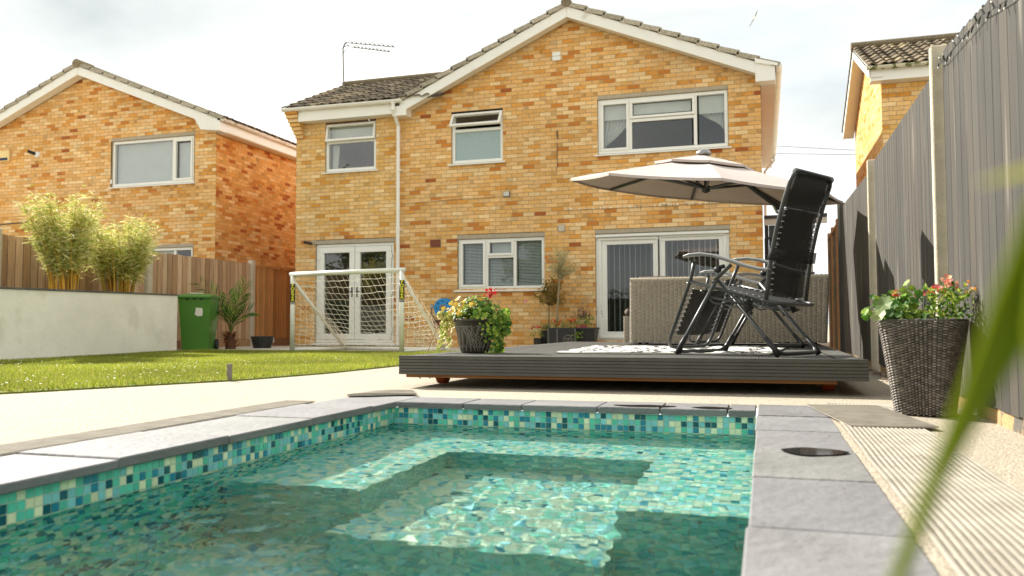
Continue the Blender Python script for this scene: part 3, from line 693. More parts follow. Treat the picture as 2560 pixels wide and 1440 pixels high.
# windows and doors
w1 = window(main, -8.66, -7.50, 3.62, 4.62, HY, [(-8.60, -7.56, 3.68, 4.20, 'plain')], hm=[(-8.60, -7.56, 4.235, .06)])
def tilt_sash(w, x0, x1, zt_, zb_, y, ang, g='glass', roller=0):
    s = MB(); h = zt_-zb_; bars(s, frame_rects(x0, x1, -h, 0, .05), -.025, .03)
    Mx = Matrix.Translation((0, y, zt_)) @ Matrix.Rotation(-ang, 4, 'X'); s.xf(Mx); so_ = s.build('sash', M['upvc'], w)
    p = MB(); p.quad((x0+.05, 0, -h+.05), (x1-.05, 0, -h+.05), (x1-.05, 0, -.05), (x0+.05, 0, -.05)); p.xf(Mx); p.build('pane', M[g], w)
    hd = MB(); hd.box((x0+x1)/2-.008, (x0+x1)/2+.008, .03, .05, -h+.02, -h+.10); hd.xf(Mx); hd.build('handle', M['upvc'], w)
tilt_sash(w1, -8.645, -7.515, 4.605, 4.24, HY+.03, R(9))
c_ = MB(); c_.box(-8.60, -7.56, HY+.14, HY+.144, 4.26, 4.58); c_.build('blind', M['fabricw'], w1)
def curtain(w, pts_top, pts_bot, y, n=9, amp=.018):
    mb = MB(); m = 14
    T0, T1 = pts_top; 
    g = []
    for j in range(m+1):
        t = j/m; row = []
        for i in range(n*4+1):
            s = i/(n*4); a = Vector((T0[0]+(T1[0]-T0[0])*s, T0[1]+(T1[1]-T0[1])*s, 0)); c2 = pts_bot(s)
            x = a.x+(c2[0]-a.x)*t**1.4; z = a.y+(c2[1]-a.y)*t
            row.append((x, y+amp*math.sin(s*n*6.283+t*1.2)*(1-.3*t), z))
        g.append(row)
    for j in range(m):
        for i in range(n*4): mb.quad(g[j][i], g[j][i+1], g[j+1][i+1], g[j+1][i])
    mb.build('curtain', M['fabricw'], w, smooth=True)
curtain(w1, ((-8.59, 4.2), (-8.42, 4.2)), lambda s: (-8.59+.12*s, 3.68), HY+.17, 3)
w2 = window(main, -5.855, -4.79, 3.62, 4.62, HY, [(-5.795, -4.85, 3.68, 4.24, 'obscure')], hm=[(-5.795, -4.85, 4.27, .06)])
tilt_sash(w2, -5.845, -4.80, 4.60, 4.27, HY+.02, R(33))
w3 = window(main, -2.925, -.565, 3.62, 4.645, HY, [(-2.82, -2.39, 3.72, 4.55, 'roller.26'), (-2.28, -1.20, 3.69, 4.17, 'plain'), (-2.27, -1.22, 4.31, 4.53, 'roller.17'), (-1.08, -.625, 3.69, 4.58, 'roller.30')], vm=[(-2.32, 3.685, 4.58, .06), (-1.14, 3.685, 4.58, .06)], hm=[(-2.29, -1.17, 4.215, .06)], sashes=[(-2.87, -2.345, 3.675, 4.59), (-2.325, -1.145, 4.25, 4.585)], lintel=(-2.93, -.56, .078))
curtain(w3, ((-2.85, 4.30), (-2.33, 4.30)), lambda s: (-2.85+.03*s, 3.72+.06*s), HY+.19, 6)
curtain(w3, ((-1.06, 4.30), (-.60, 4.30)), lambda s: (-.62-.02*(1-s), 4.12-.3*s if False else 3.84+.2*(1-s)), HY+.19, 6)
w4 = window(main, -5.72, -3.97, 1.13, 2.115, HY, [(-5.62, -5.21, 1.24, 2.02, 'venetian'), (-5.10, -4.61, 1.20, 1.72, 'venetian'), (-5.06, -4.64, 1.83, 2.03, 'venetian_closed'), (-4.52, -4.03, 1.20, 2.05, 'venetian')], vm=[(-5.14, 1.195, 2.05, .06), (-4.565, 1.195, 2.05, .06)], hm=[(-5.11, -4.595, 1.76, .05)], sashes=[(-5.675, -5.16, 1.18, 2.075), (-5.12, -4.585, 1.78, 2.08)], lintel=(-5.74, -3.955, .084))
w5 = window(main, -2.985, -.575, .12, 2.125, HY, [(-2.79, -1.89, .32, 1.98, 'vertical'), (-1.72, -.78, .32, 2.0, 'vertical')], vm=[(-1.83, .185, 2.06, .10)], name='patio_door', sill=False, lintel=(-3.0, -.56, .078), sashes=[(-2.93, -1.80, .18, 2.05), (-1.84, -.63, .18, 2.07)], fw=.07)
f5 = MB(); bars(f5, frame_rects(-2.90, -1.81, .19, 2.04, .12), HY+.045, HY+.085); bars(f5, frame_rects(-1.81, -.66, .19, 2.06, .10), HY+.04, HY+.08); f5.build('door_leaf', M['upvc'], w5)
rl = MB(); rl.bbox(-2.985, -.575, HY-.03, HY+.03, 2.055, 2.10, .01); rl.build('awning_rail', M['upvc'], w5)
w6 = window(main, -8.865, -7.095, .09, 2.115, HY, [(-8.69, -8.04, .33, 1.95, 'plain'), (-7.90, -7.28, .33, 1.95, 'plain')], name='french_door', sill=True, lintel=(-8.98, -7.02, .085), fw=.06)
for (xa, xb) in ((-8.80, -7.985), (-7.975, -7.16)):
    dl = MB(); bars(dl, frame_rects(xa, xb, .155, 2.05, .118), HY+.018, HY+.08); dl = dl.build('door_leaf', M['upvc'], w6)
    hx = -8.035 if xa < -8.5 else -7.92
    h = MB(); h.box(hx-.012, hx+.012, HY+.005, HY+.018, 1.02, 1.22); h.tube([(hx, HY+.01, 1.13), (hx, HY-.035, 1.13), (hx+(.08 if xa > -8.5 else -.08), HY-.035, 1.13)], .009, 8); h.build('handle', M['plasticblk'], w6)
    for z in (.35, 1.1, 1.85):
        hg = MB(); x_ = xa-.005 if xa < -8.5 else xb+.005; hg.bbox(x_-.02, x_+.02, HY+.0, HY+.02, z-.05, z+.05, .004); hg.build('hinge', M['upvc'], w6)
bs_ = MB(); bs_.box(-9.355, -6.9, HY-.012, HY-.001, 0.012, .055); bs_.build('damp_course', M['mortar'], main)
# air bricks, vent plate, gable vent
for (x, z) in ((-6.30, 1.985), (-6.30, .385)):
    ab = MB(); c = s2l((150, 78, 48)); ab.box(x, x+.215, HY-.010, HY-.002, z, z+.142, s2l((60, 30, 20)))
    for i in range(9): ab.box(x+.0245*i, x+.0245*i+.008, HY-.018, HY-.0105, z, z+.142, c)
    for j in range(6): ab.box(x, x+.204, HY-.017, HY-.0106, z+.0268*j, z+.0268*j+.008, c)
    ab.build('air_brick', M['attrmat'], main)
vp_ = MB(); vp_.bbox(-3.70, -3.56, HY-.02, HY-.001, 2.19, 2.33, .008, s2l((184, 172, 150))); vp_.bbox(-3.68, -3.58, HY-.024, HY-.0205, 2.21, 2.31, .002, s2l((196, 184, 160))); vp_.build('vent_plate', M['attrmat'], main)
vp_ = MB(); vp_.bbox(-3.79, -3.63, HY-.03, HY-.001, 5.47, 5.64, .008, s2l((230, 228, 220))); vp_.box(-3.785, -3.635, HY-.034, HY-.0305, 5.553, 5.558, s2l((120, 118, 110))); vp_.build('gable_vent', M['attrmat'], main)
# ================= the neighbour's house on the far side of the brown fence
LY = 15.1; LX = -11.4
nb = thing('brick_house', 'yellow brick gabled house behind the brown fence and bamboo', 'house', (LX-3.5, LY, 0))
BX, BZ = -15.0, 6.42; RX, RZ = -11.08, 4.86; sr2 = (BZ-RZ)/(RX-BX); QX, QZ = -18.8, 4.86; sq2 = (BZ-QZ)/(BX-QX)
opn = [(-14.25, -11.97, 3.58, 4.70), (-13.4, -11.97, .9, 2.26)]
brickwall(nb, (LX, LY, 0), (1, 0, 0), (0, -1, 0), lambda z: -7.2 if z < 4.7 else BX-(BZ-.1-z)/sq2-LX, lambda z: 0 if z < 4.72 else min(0, BX+(BZ-.1-z)/sr2-LX), .7, 6.4, [(a-LX, b2-LX, c, d) for a, b2, c, d in opn], PAL, 'A', 300, hide=((-10, 480, 400, 900), (380, 610, 760, 900)))
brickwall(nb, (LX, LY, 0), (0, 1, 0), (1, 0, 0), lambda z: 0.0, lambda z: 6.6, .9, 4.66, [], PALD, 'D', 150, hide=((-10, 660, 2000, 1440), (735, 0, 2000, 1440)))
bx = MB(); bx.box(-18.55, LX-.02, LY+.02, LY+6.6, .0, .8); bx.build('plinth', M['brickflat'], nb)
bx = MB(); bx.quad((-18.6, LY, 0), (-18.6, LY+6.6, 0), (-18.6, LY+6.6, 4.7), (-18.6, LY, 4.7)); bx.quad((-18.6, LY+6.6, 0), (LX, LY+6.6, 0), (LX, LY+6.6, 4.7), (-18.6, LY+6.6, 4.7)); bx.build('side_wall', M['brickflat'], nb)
nroof = MB(); nroof.box(-14, -13.99, LY+3, LY+3.02, 4.9, 4.92); nroof = nroof.build('roof', M['soffit'], nb)
LV = LY-.26
verge(nroof, (QX, QZ), (BX, BZ), LV-.03, LY+6.8); verge(nroof, (RX, RZ), (BX, BZ), LV-.03, LY+6.8)
barge(nroof, (QX, QZ+.03), (BX-.002, BZ), LV); barge(nroof, (RX-.12, RZ+.05), (BX+.002, BZ), LV)
bx = MB(); bx.hexa([(-11.62, LV-.004, 4.70), (-11.13, LV-.004, 4.64), (-11.13, LY, 4.64), (-11.62, LY, 4.70), (-11.78, LV-.004, 4.95), (-11.13, LV-.004, 4.86), (-11.13, LY, 4.86), (-11.78, LY, 4.95)]); bx.build('box_end', M['upvc'], nroof)
rd = MB(); rd.tube([(BX, LV-.05, BZ+.06), (BX, LV+.4, BZ+.06)], .11, 10, flat=.85, col=RC[3]); rd.build('ridge_tile', M['rooftile'], nroof)
rd = MB(); rd.tube([(BX, LV+.41, BZ+.055), (BX, LY+6.8, BZ+.055)], .095, 10, flat=.8, col=RC[0]); rd.build('ridge', M['rooftile'], nroof)
sf = MB(); sf.box(LX+.004, -11.15, LY+.01, LY+6.8, 4.645, 4.658); sf.build('soffit', M['soffit'], nroof)
sf = MB(); sf.box(-11.155, -11.135, LY+.01, LY+6.8, 4.66, 4.86); sf.build('fascia', M['upvc'], nroof)
gutter_run(nroof, (-11.07, LV, 4.90), (-11.07, LY+6.8, 4.88), .055)
d_ = Vector((-(RX-BX), 0, BZ-RZ)).normalized()
tiled_slope(nroof, (-10.98, LV-.02, RZ+.03), (0, 1, 0), d_, 22, 2)
wn1 = window(nb, -14.22, -11.985, 3.62, 4.66, LY, [(-14.15, -12.60, 3.69, 4.59, 'venetian_closed'), (-12.46, -12.09, 3.74, 4.53, 'venetian_closed')], vm=[(-12.545, 3.685, 4.60, .07)], sashes=[(-12.52, -12.04, 3.68, 4.60)], lintel=(-14.25, -11.96, .08))
wn2 = window(nb, -13.38, -11.985, .95, 2.18, LY, [(-13.31, -12.52, 1.02, 2.11, 'plain'), (-12.42, -12.05, 1.02, 2.11, 'plain')], vm=[(-12.47, 1.015, 2.115, .06)], lintel=(-13.4, -11.97, .08))
c_ = MB(); c_.box(-13.3, -12.53, LY+.13, LY+.134, 1.02, 2.11); c_.build('blind', M['fabricw'], wn2)
cab = MB(); cab.tube([(-18.4, LY-.012, 2.86), (-16.8, LY-.012, 2.90), (-15.2, LY-.012, 2.93)], .012, 6, col=s2l((40, 36, 32))); tag(cab.build('wall_cable', M['attrmat'], None), 'thin dark cable clipped across the brick wall behind the bamboo', 'cable')
cm = thing('security_camera', 'white domed security camera with black lens on neighbouring gable wall', 'camera', (-16.40, LY, 4.52))
q = MB(); q.lathe([(.0, -.045), (.05, -.04), (.075, -.015), (.08, 0)], 18, axis='y', o=(-16.40, LY-.002, 4.51)); q.build('mount', M['upvc'], cm, smooth=True)
q = MB(); q.tube([(-16.42, LY-.04, 4.52), (-16.52, LY-.16, 4.57)], [.035, .042], 12, col=s2l((24, 22, 24))); q.build('lens_body', M['attrmat'], cm)
al = thing('alarm_box', 'cream burglar alarm box with dark blue base on neighbouring gable wall', 'alarm box', (-17.35, LY, 4.4))
q = MB(); q.bbox(-17.55, -17.20, LY-.07, LY-.001, 4.40, 4.66, .015, s2l((232, 206, 140))); q.build('cover', M['attrmat'], al)
q = MB(); q.box(-17.53, -17.23, LY-.074, LY-.0705, 4.415, 4.48, s2l((20, 34, 70))); q.build('base_strip', M['attrmat'], al)
# ================= the house beyond the grey fence
rb = thing('brick_house', 'yellow brick house with mossy gutter rising above the grey fence', 'house', (3, 14.7, 0))
RFX, RFY = 1.92, 14.7
brickwall(rb, (RFX, RFY, 0), (1, 0, 0), (0, -1, 0), lambda z: 0, lambda z: 3.4, 1.6, 4.56, [], PALX, 'X2', 60, hide=())
def gz(u): return 4.62+min(u, 4.1-u)*.5
b_ = brickwall(rb, (RFX, RFY+.002, 0), (0, 1, 0), (-1, 0, 0), lambda z: max(0, (z-4.62)/.5), lambda z: 4.1-max(0, (z-4.62)/.5), 1.6, 5.55, [], PALX, 'X3', 0)
bx = MB(); bx.box(RFX+.03, 5.3, RFY+.03, RFY+4.1, 0, 1.6); bx.quad((5.3, RFY, 0), (5.3, RFY+4.1, 0), (5.3, RFY+4.1, 4.6), (5.3, RFY, 4.6)); bx.build('plinth', M['brickflat'], rb)
rroof = MB(); rroof.box(3, 3.01, 16, 16.02, 4.9, 4.92); rroof = rroof.build('roof', M['soffit'], rb)
RA = Vector((1.70, RFY-.30, 4.66)); RT = Vector((1.70, RFY+2.05, 5.72)); upr = (RT-RA).normalized()
tiled_slope(rroof, RA, (1, 0, 0), upr, 9, 8, gauge=.32)
ut = MB(); ut.hexa([(1.70, RA.y+.05, RA.z-.05), (4.4, RA.y+.05, RA.z-.05), (4.4, RT.y, RT.z-.06), (1.70, RT.y, RT.z-.06), (1.70, RA.y+.05, RA.z-.02), (4.4, RA.y+.05, RA.z-.02), (4.4, RT.y, RT.z-.03), (1.70, RT.y, RT.z-.03)], RC[2])
ut.hexa([(1.68, RT.y, RT.z-.06), (4.4, RT.y, RT.z-.06), (4.4, RFY+4.4, 4.62), (1.68, RFY+4.4, 4.62), (1.68, RT.y, RT.z), (4.4, RT.y, RT.z), (4.4, RFY+4.4, 4.68), (1.68, RFY+4.4, 4.68)], RC[2]); ut.build('underlay', M['rooftile'], rroof)
rd = MB(); rd.tube([(1.67, RT.y, RT.z+.03), (4.4, RT.y, RT.z+.03)], .10, 10, flat=.8, col=RC[1]); rd.build('ridge', M['rooftile'], rroof)
for (p, q_) in (((RA.y+.02, RA.z), (RT.y, RT.z)), ((RFY+4.35, 4.66), (RT.y, RT.z))):
    bg = MB(); bg.hexa([(1.70, p[0], p[1]-.20), (1.70, q_[0], q_[1]-.20), (1.722, q_[0], q_[1]-.20), (1.722, p[0], p[1]-.20), (1.70, p[0], p[1]-.025), (1.70, q_[0], q_[1]-.025), (1.722, q_[0], q_[1]-.025), (1.722, p[0], p[1]-.025)]); bg.build('bargeboard', M['upvc'], rroof)
    bg = MB(); bg.hexa([(1.722, p[0], p[1]-.19), (1.722, q_[0], q_[1]-.19), (1.915, q_[0], q_[1]-.19), (1.915, p[0], p[1]-.19), (1.722, p[0], p[1]-.18), (1.722, q_[0], q_[1]-.18), (1.915, q_[0], q_[1]-.18), (1.915, p[0], p[1]-.18)]); bg.build('soffit', M['soffit'], rroof)
fs = MB(); fs.box(1.73, 4.4, RFY-.26, RFY-.24, 4.42, 4.63); fs.build('fascia', M['upvc'], rroof); fs = MB(); fs.box(1.73, 4.4, RFY-.239, RFY-.004, 4.425, 4.437); fs.build('soffit', M['soffit'], rroof)
M['mossgutter'] = mat('mossy_gutter', s2l((206, 200, 176)), .6, .15, 14, spot=(s2l((104, 108, 60)), 9, .52), pos=True)
gutter_run(rroof, (1.66, RFY-.32, 4.64), (4.4, RFY-.32, 4.64), .055, m=M['mossgutter'])
# ================= side gate beside the house
sg = thing('side_gate', 'dark framed side gate with pale boards beside the main house', 'gate', (.55, 15.6, 0))
q = MB(); q.box(.02, 1.1, 15.58, 15.66, 2.36, 2.42, s2l((58, 48, 42))); q.box(.02, .09, 15.58, 15.66, 0, 2.0, s2l((24, 20, 18))); q.box(.095, .85, 15.58, 15.66, 1.98, 2.02, s2l((24, 20, 18))); q.build('gate_frame', M['attrmat'], sg)
q = MB(); q.box(.02, 1.1, 15.60, 15.66, 2.25, 2.355, s2l((206, 198, 182))); q.build('head_board', M['attrmat'], sg)
q = MB(); q.box(.10, .85, 15.62, 15.64, 1.70, 2.24, s2l((52, 56, 52))); q.box(.03, .095, 15.60, 15.65, 1.70, 2.24, s2l((22, 20, 18))); q.build('dark_panel', M['attrmat'], sg)
for k in range(9):
    q = MB(); q.bbox(.095, .85, 15.61, 15.64, .12+k*.175, .12+k*.175+.168, .003, s2l((200, 196, 184))); q.build('board', M['attrmat'], sg)

# ------------------------------------------------------------------ fences
def fx(y): return .90+.012*y
gf = thing('garden_fence', 'tall grey painted close board fence along the pool edge', 'fence', (fx(5), 5, 0))
panels = [(.35, 4.87, 1.44, 1.905), (5.0, 8.12, 1.86, 1.93), (8.28, 11.92, 1.89, 2.03)]
GC = [s2l((74, 71, 65)), s2l((71, 68, 62)), s2l((78, 75, 69)), s2l((67, 64, 59)), s2l((76, 71, 63))]
for (ya, yb, za, zc) in panels:
    n = int((yb-ya)/.125)
    for i in range(n):
        y0 = ya+(yb-ya)*i/n; y1 = ya+(yb-ya)*(i+1)/n+.022; z1_ = za+(zc-za)*(i+.5)/n+rnd.uniform(-.002, .002); c = rnd.choice(GC); k = rnd.uniform(.94, 1.06); c = tuple(v*k for v in c)
        zb_ = .06+rnd.uniform(-.004, .006); xa, xb = fx(y0), fx(y1)
        t0, t1 = rnd.uniform(.0116, .0121), .0106     # feather edge: thick edge laps the thin edge of the next board
        q = MB(); q.hexa([(xa-t0, y0, zb_), (xb-t1, y1, zb_), (xb, y1, zb_), (xa, y0, zb_), (xa-t0, y0, z1_), (xb-t1, y1, z1_), (xb, y1, z1_), (xa, y0, z1_)], c); q.build('board', M['greyboard'], gf)
    q = MB(); q.hexa([(fx(ya)+.0, ya, -.01), (fx(yb)+.0, yb, -.01), (fx(yb)+.04, yb, -.01), (fx(ya)+.04, ya, -.01), (fx(ya), ya, .09), (fx(yb), yb, .09), (fx(yb)+.04, yb, .09), (fx(ya)+.04, ya, .09)]); q.build('gravel_board', M['plinth'], gf)
for (y, zt_, m_) in ((4.94, 1.95, 'post_conc'), (8.2, 1.95, 'post_conc'), (12.0, 2.09, 'greyb')):
    q = MB(); x = fx(y); q.bbox(x-.065, x+.04, y-.03, y+.03, -.05, zt_, .006, GC[1]); q.build('post', M['post_conc'] if m_ == 'post_conc' else M['greyboard'], gf)
# woven willow hurdle fence further back
wf_ = thing('willow_fence', 'woven willow hurdle fence with orange timber posts behind the sofa', 'fence', (1.08, 13.2, 0))
for y in (12.9, 14.0, 14.9):
    q = MB(); x = fx(y)+.02; q.bbox(x-.05, x+.05, y-.05, y+.05, 0, 1.98, .006); q.build('post', M['timber'], wf_)
for (ya, yb) in ((12.1, 12.83), (12.97, 13.94), (14.06, 14.86)):
    wv = MB()
    for k in range(int((yb-ya)/.03)):
        y = ya+.03*k; c = tuple(v*rnd.uniform(.6, 1.1) for v in s2l((96, 78, 56)))
        pts = [(fx(y)+.012*math.sin(z*9+k*3.14)+rnd.uniform(-.006, .006), y+rnd.uniform(-.02, .02)+.02*math.sin(z*2+k), z) for z in np.linspace(.05, 1.86+rnd.uniform(-.1, .05), 7)]
        wv.tube(pts, .008, 5, col=c)
    wv.build('weave', M['stemwood'], wf_, kind='stuff')
    q = MB(); q.hexa([(fx(ya)-.03, ya, 1.86), (fx(yb)-.03, yb, 1.86), (fx(yb)+.03, yb, 1.86), (fx(ya)+.03, ya, 1.86), (fx(ya)-.03, ya, 1.91), (fx(yb)-.03, yb, 1.91), (fx(yb)+.03, yb, 1.91), (fx(ya)+.03, ya, 1.91)]); q.build('rail', M['timber'], wf_)
# brown fence on the far side of the lawn
FXB = -10.5
bf = thing('garden_fence', 'weathered brown close board fence behind the white wall and bin', 'fence', (FXB, 11, 0))
WC = [s2l((194, 162, 128)), s2l((182, 148, 114)), s2l((204, 174, 140)), s2l((168, 134, 100))]
OC = [s2l((204, 152, 94)), s2l((192, 140, 82)), s2l((212, 162, 104))]
def bboards(parent, ya, yb, z0, z1, cols, step=.13):
    n = int((yb-ya)/step)
    for i in range(n):
        y0 = ya+(yb-ya)*i/n; y1 = ya+(yb-ya)*(i+1)/n-rnd.uniform(.008, .014); c = rnd.choice(cols); k = rnd.uniform(.8, 1.12); c = tuple(v*k for v in c); zz = z1+rnd.uniform(-.008, .008)
        q = MB(); q.hexa([(FXB, y0, z0), (FXB, y1, z0), (FXB+.016, y1, z0), (FXB+.020, y0, z0), (FXB, y0, zz), (FXB, y1, zz), (FXB+.016, y1, zz), (FXB+.020, y0, zz)], c); q.build('board', M['brownboard'], parent)
for (pr_, ya, yb, zt_) in ((bf, 5.9, 8.94, 1.72), (bf, 9.06, 11.95, 1.73), (bf, 12.13, 15.06, 1.74)):
    q = MB(); q.box(FXB-.045, FXB-.03, ya, yb, .1, zt_, s2l((70, 50, 36))); q.build('gap_shade_sheet', M['brownboard'], pr_)  # dark sheet added behind the boards to paint shade into the gaps
bboards(bf, 5.9, 8.94, .2, 1.75, WC); bboards(bf, 9.06, 11.95, .2, 1.76, WC); bboards(bf, 12.13, 15.06, .16, 1.77, WC)
for y in (9.0, 12.04, 15.12):
    q = MB(); q.bbox(FXB-.05, FXB+.07, y-.06, y+.06, -.05, 1.84, .012); q.build('post', M['post_conc'], bf)
q = MB(); q.box(FXB, FXB+.03, 5.9, 11.97, 0, .2, WC[3]); q.box(FXB, FXB+.035, 12.11, 15.05, 0, .155, WC[3]); q.build('gravel_board', M['brownboard'], bf)
bf2 = thing('garden_fence', 'newer orange brown fence panel in the gap beside the main house', 'fence', (FXB, 17, 0))
q = MB(); q.box(FXB-.045, FXB-.03, 15.2, 18.6, .1, 1.7, s2l((84, 56, 36))); q.build('gap_shade_sheet', M['brownboard'], bf2)  # same added dark sheet, its colour standing in for shade between boards
bboards(bf2, 15.2, 18.6, .16, 1.72, OC, .105)
q = MB(); q.box(FXB-.02, FXB+.05, 15.19, 18.6, 1.735, 1.775, OC[0]); q.build('capping_rail', M['brownboard'], bf2)
q = MB(); q.box(FXB, FXB+.035, 15.19, 18.6, 0, .155, WC[3]); q.build('gravel_board', M['brownboard'], bf2)
# ------------------------------------------------------------------ white rendered wall with slate capping, raised bed behind it
ww = thing('retaining_wall', 'white rendered garden wall holding the raised bamboo bed', 'wall', (-9.1, 9.5, 0))
WA, WB, WCn = Vector((-8.74, 6.4, 0)), Vector((-9.62, 11.75, 0)), Vector((-10.42, 11.75, 0))
d1 = (WB-WA).normalized(); n1_ = Vector((d1.y, -d1.x, 0))
q = MB(); A_, B_ = WA, WB
q.hexa([A_, B_, B_-n1_*.14, A_-n1_*.14, A_+Vector((0, 0, .875)), B_+Vector((0, 0, .955)), B_-n1_*.14+Vector((0, 0, .955)), A_-n1_*.14+Vector((0, 0, .875))])
q.box(-10.44, -9.65, 11.61, 11.752, 0, .953); q.build('wall', M['render_white'], ww)
L = (WB-WA).length; s = 0
while s < L:
    e_ = min(s+rnd.uniform(.45, .7), L+.01); f0, f1 = s/L, e_/L; a_ = WA+d1*(s+.004); c_ = WA+d1*(e_-.004); za = .88+.08*f0; zb_ = .88+.08*f1; o1 = n1_*.018; o2 = n1_*-.17; u = Vector((0, 0, 1)); k = rnd.uniform(.6, .95)
    q = MB(); q.hexa([a_+o1+u*za, c_+o1+u*zb_, c_+o2+u*zb_, a_+o2+u*za, a_+o1+u*(za+.02), c_+o1+u*(zb_+.02), c_+o2+u*(zb_+.02), a_+o2+u*(za+.02)], (k, k*.98, k*.94)); q.build('capping_slate', M['slate'], ww); s = e_
q = MB(); q.poly([(-8.9, 6.4, .82), (-9.78, 11.6, .86), (-10.45, 11.6, .86), (-10.45, 6.4, .82)]); q.build('soil', M['soil'], ww)
# ------------------------------------------------------------------ planting helpers
def rdir(zmin=-1, zmax=1):
    z = rnd.uniform(zmin, zmax); a = rnd.uniform(0, 6.283); r = math.sqrt(max(0, 1-z*z)); return Vector((r*math.cos(a), r*math.sin(a), z))
def leaf(mb, p, d, L, Wd, c, fold=.25, n=None):
    d = Vector(d).normalized(); a = Vector(n) if n is not None else rdir(.1, 1); s = d.cross(a)
    if s.length < 1e-3: s = d.orthogonal()
    s.normalize(); up = s.cross(d); p = Vector(p)
    m = p+d*L*.45+up*(L*.06); t = p+d*L-up*(L*.08)
    k = len(mb.v); mb.v += [tuple(p), tuple(m+s*Wd/2+up*fold*Wd), tuple(t), tuple(m-s*Wd/2+up*fold*Wd), tuple(m)]
    mb.f += [(k, k+4, k+1), (k+4, k+2, k+1), (k, k+3, k+4), (k+4, k+3, k+2)]; mb.c += [c]*4
def rleaf(mb, p, nrm, r, c, lob=7):
    # rounded lobed leaf (geranium, ivy): a shallow cup
    nrm = Vector(nrm).normalized(); u = nrm.orthogonal().normalized(); w = nrm.cross(u); p = Vector(p); k = len(mb.v); n = lob*2
    a0 = rnd.uniform(0, 6.28); mb.v.append(tuple(p-nrm*r*.18))
    for i in range(n):
        a = a0+6.283*i/n; rr = r*(1 if i % 2 == 0 else .80); mb.v.append(tuple(p+(u*math.cos(a)+w*math.sin(a))*rr+nrm*r*rnd.uniform(-.05, .12)))
    for i in range(n): mb.f.append((k, k+1+i, k+1+(i+1) % n)); mb.c.append(c)
def jc(c, k=.18): 
    q = rnd.uniform(1-k, 1+k); return tuple(min(1, v*q) for v in c)
def bamboo(label, x, y, z, h, spread, nculm, nleaf, seed):
    rnd.seed(seed); t = thing('bamboo', label, 'bamboo', (x, y, z), group='bamboo in the raised bed')
    cu = MB(); lf = MB(); G = [s2l((212, 206, 120)), s2l((188, 192, 96)), s2l((226, 216, 146)), s2l((150, 170, 72)), s2l((236, 226, 172))]
    tips = []
    for i in range(nculm):
        a = rnd.uniform(0, 6.28); r = spread*.45*math.sqrt(rnd.random()); bx_, by_ = x+r*math.cos(a)*.8, y+r*math.sin(a); hh = h*rnd.uniform(.55, 1.04); out = spread*rnd.uniform(.25, 1.0); a2 = a+rnd.uniform(-.7, .7)
        pts = [(bx_+out*.75*math.cos(a2)*(s**1.8), by_+out*math.sin(a2)*(s**1.8), z+hh*(s-.10*s*s*rnd.uniform(.4, 1.2))) for s in np.linspace(0, 1, 7)]
        cu.tube(pts, [.009, .009, .008, .007, .006, .004, .002], 5, col=jc(rnd.choice([s2l((196, 146, 48)), s2l((214, 164, 62)), s2l((180, 140, 50)), s2l((170, 150, 60))])))
        tips.append(pts)
    for i in range(nleaf):
        pts = rnd.choice(tips); s = min(5.999, 6*(1-.60*rnd.random()**1.05)); k = int(s); f = s-k; a, b2 = Vector(pts[k]), Vector(pts[k+1]); p = a+(b2-a)*f+rdir()*rnd.uniform(0, .12)
        d = rdir(-.55, .75); leaf(lf, p, d, rnd.uniform(.08, .16), rnd.uniform(.012, .018), jc(rnd.choice(G), .22))
    cu.build('culms', M['stemwood'], t, kind='stuff'); lf.build('foliage', M['leaf'], t, kind='stuff')
bamboo('taller bamboo clump standing further from the bin in the raised bed', -9.50, 9.25, .84, 1.50, .46, 64, 7600, 3)
bamboo('broader bamboo clump nearer the green bin in the raised bed', -9.66, 10.45, .85, 1.34, .56, 64, 8200, 5)
rnd.seed(21)
# ------------------------------------------------------------------ green wheelie bin
bn = thing('wheelie_bin', 'green wheelie bin with torn white label beside the white wall', 'bin', (-9.72, 12.45, 0), R(24))
q = MB(); 
def ring(w, d, z, y0=0): return [(-w/2, -d/2+y0, z), (w/2, -d/2+y0, z), (w/2, d/2+y0, z), (-w/2, d/2+y0, z)]
P0, P1 = ring(.44, .50, .02), ring(.56, .66, .93, .0)
q.hexa(P0+P1)
for f_ in q.f: pass
q.build('body', M['bingreen'], bn, local=True)
q = MB(); q.bbox(-.30, .30, -.36, .37, .925, .965, .012); q.hexa(ring(.60, .70, .966)+ring(.44, .46, 1.01)); q.build('lid', M['bingreen'], bn, local=True)
q = MB(); q.tube([(-.24, .40, .93), (-.24, .44, .955), (.24, .44, .955), (.24, .40, .93)], .016, 8); q.build('handle', M['bingreen'], bn, local=True)
for sx in (-1, 1):
    q = MB(); q.lathe([(.0, -.025), (.09, -.025), (.10, -.01), (.10, .01), (.09, .025), (0, .025)], 16, axis='x', o=(sx*.25, .26, .10)); q.build('wheel', M['plasticblk'], bn, local=True)
for k in range(3):
    q = MB(); x = -.12+.12*k; q.poly([(x-.035, -.340, .925), (x+.035, -.340, .925), (x, -.333, .885)]); q.poly([(x-.035, -.330, .925), (x, -.323, .885), (x+.035, -.330, .925)]); q.build('lid_rib', M['plasticblk'], bn, local=True)
q = MB(); zs = [.62, .76]; fy = lambda z: -(.25+.08*(z-.02)/.91)-.003
q.poly([(.0, fy(.64), .64), (.05, fy(.61), .61), (.13, fy(.615), .615), (.14, fy(.70), .70), (.13, fy(.755), .755), (.02, fy(.76), .76), (.015, fy(.70), .70)]); q.build('label', M['paper'], bn, local=True)
q = MB(); q.bbox(-.12, .06, -.16, .06, 1.011, 1.03, .004); tag(q.build('lid_sheet', M['paper'], bn, local=True))
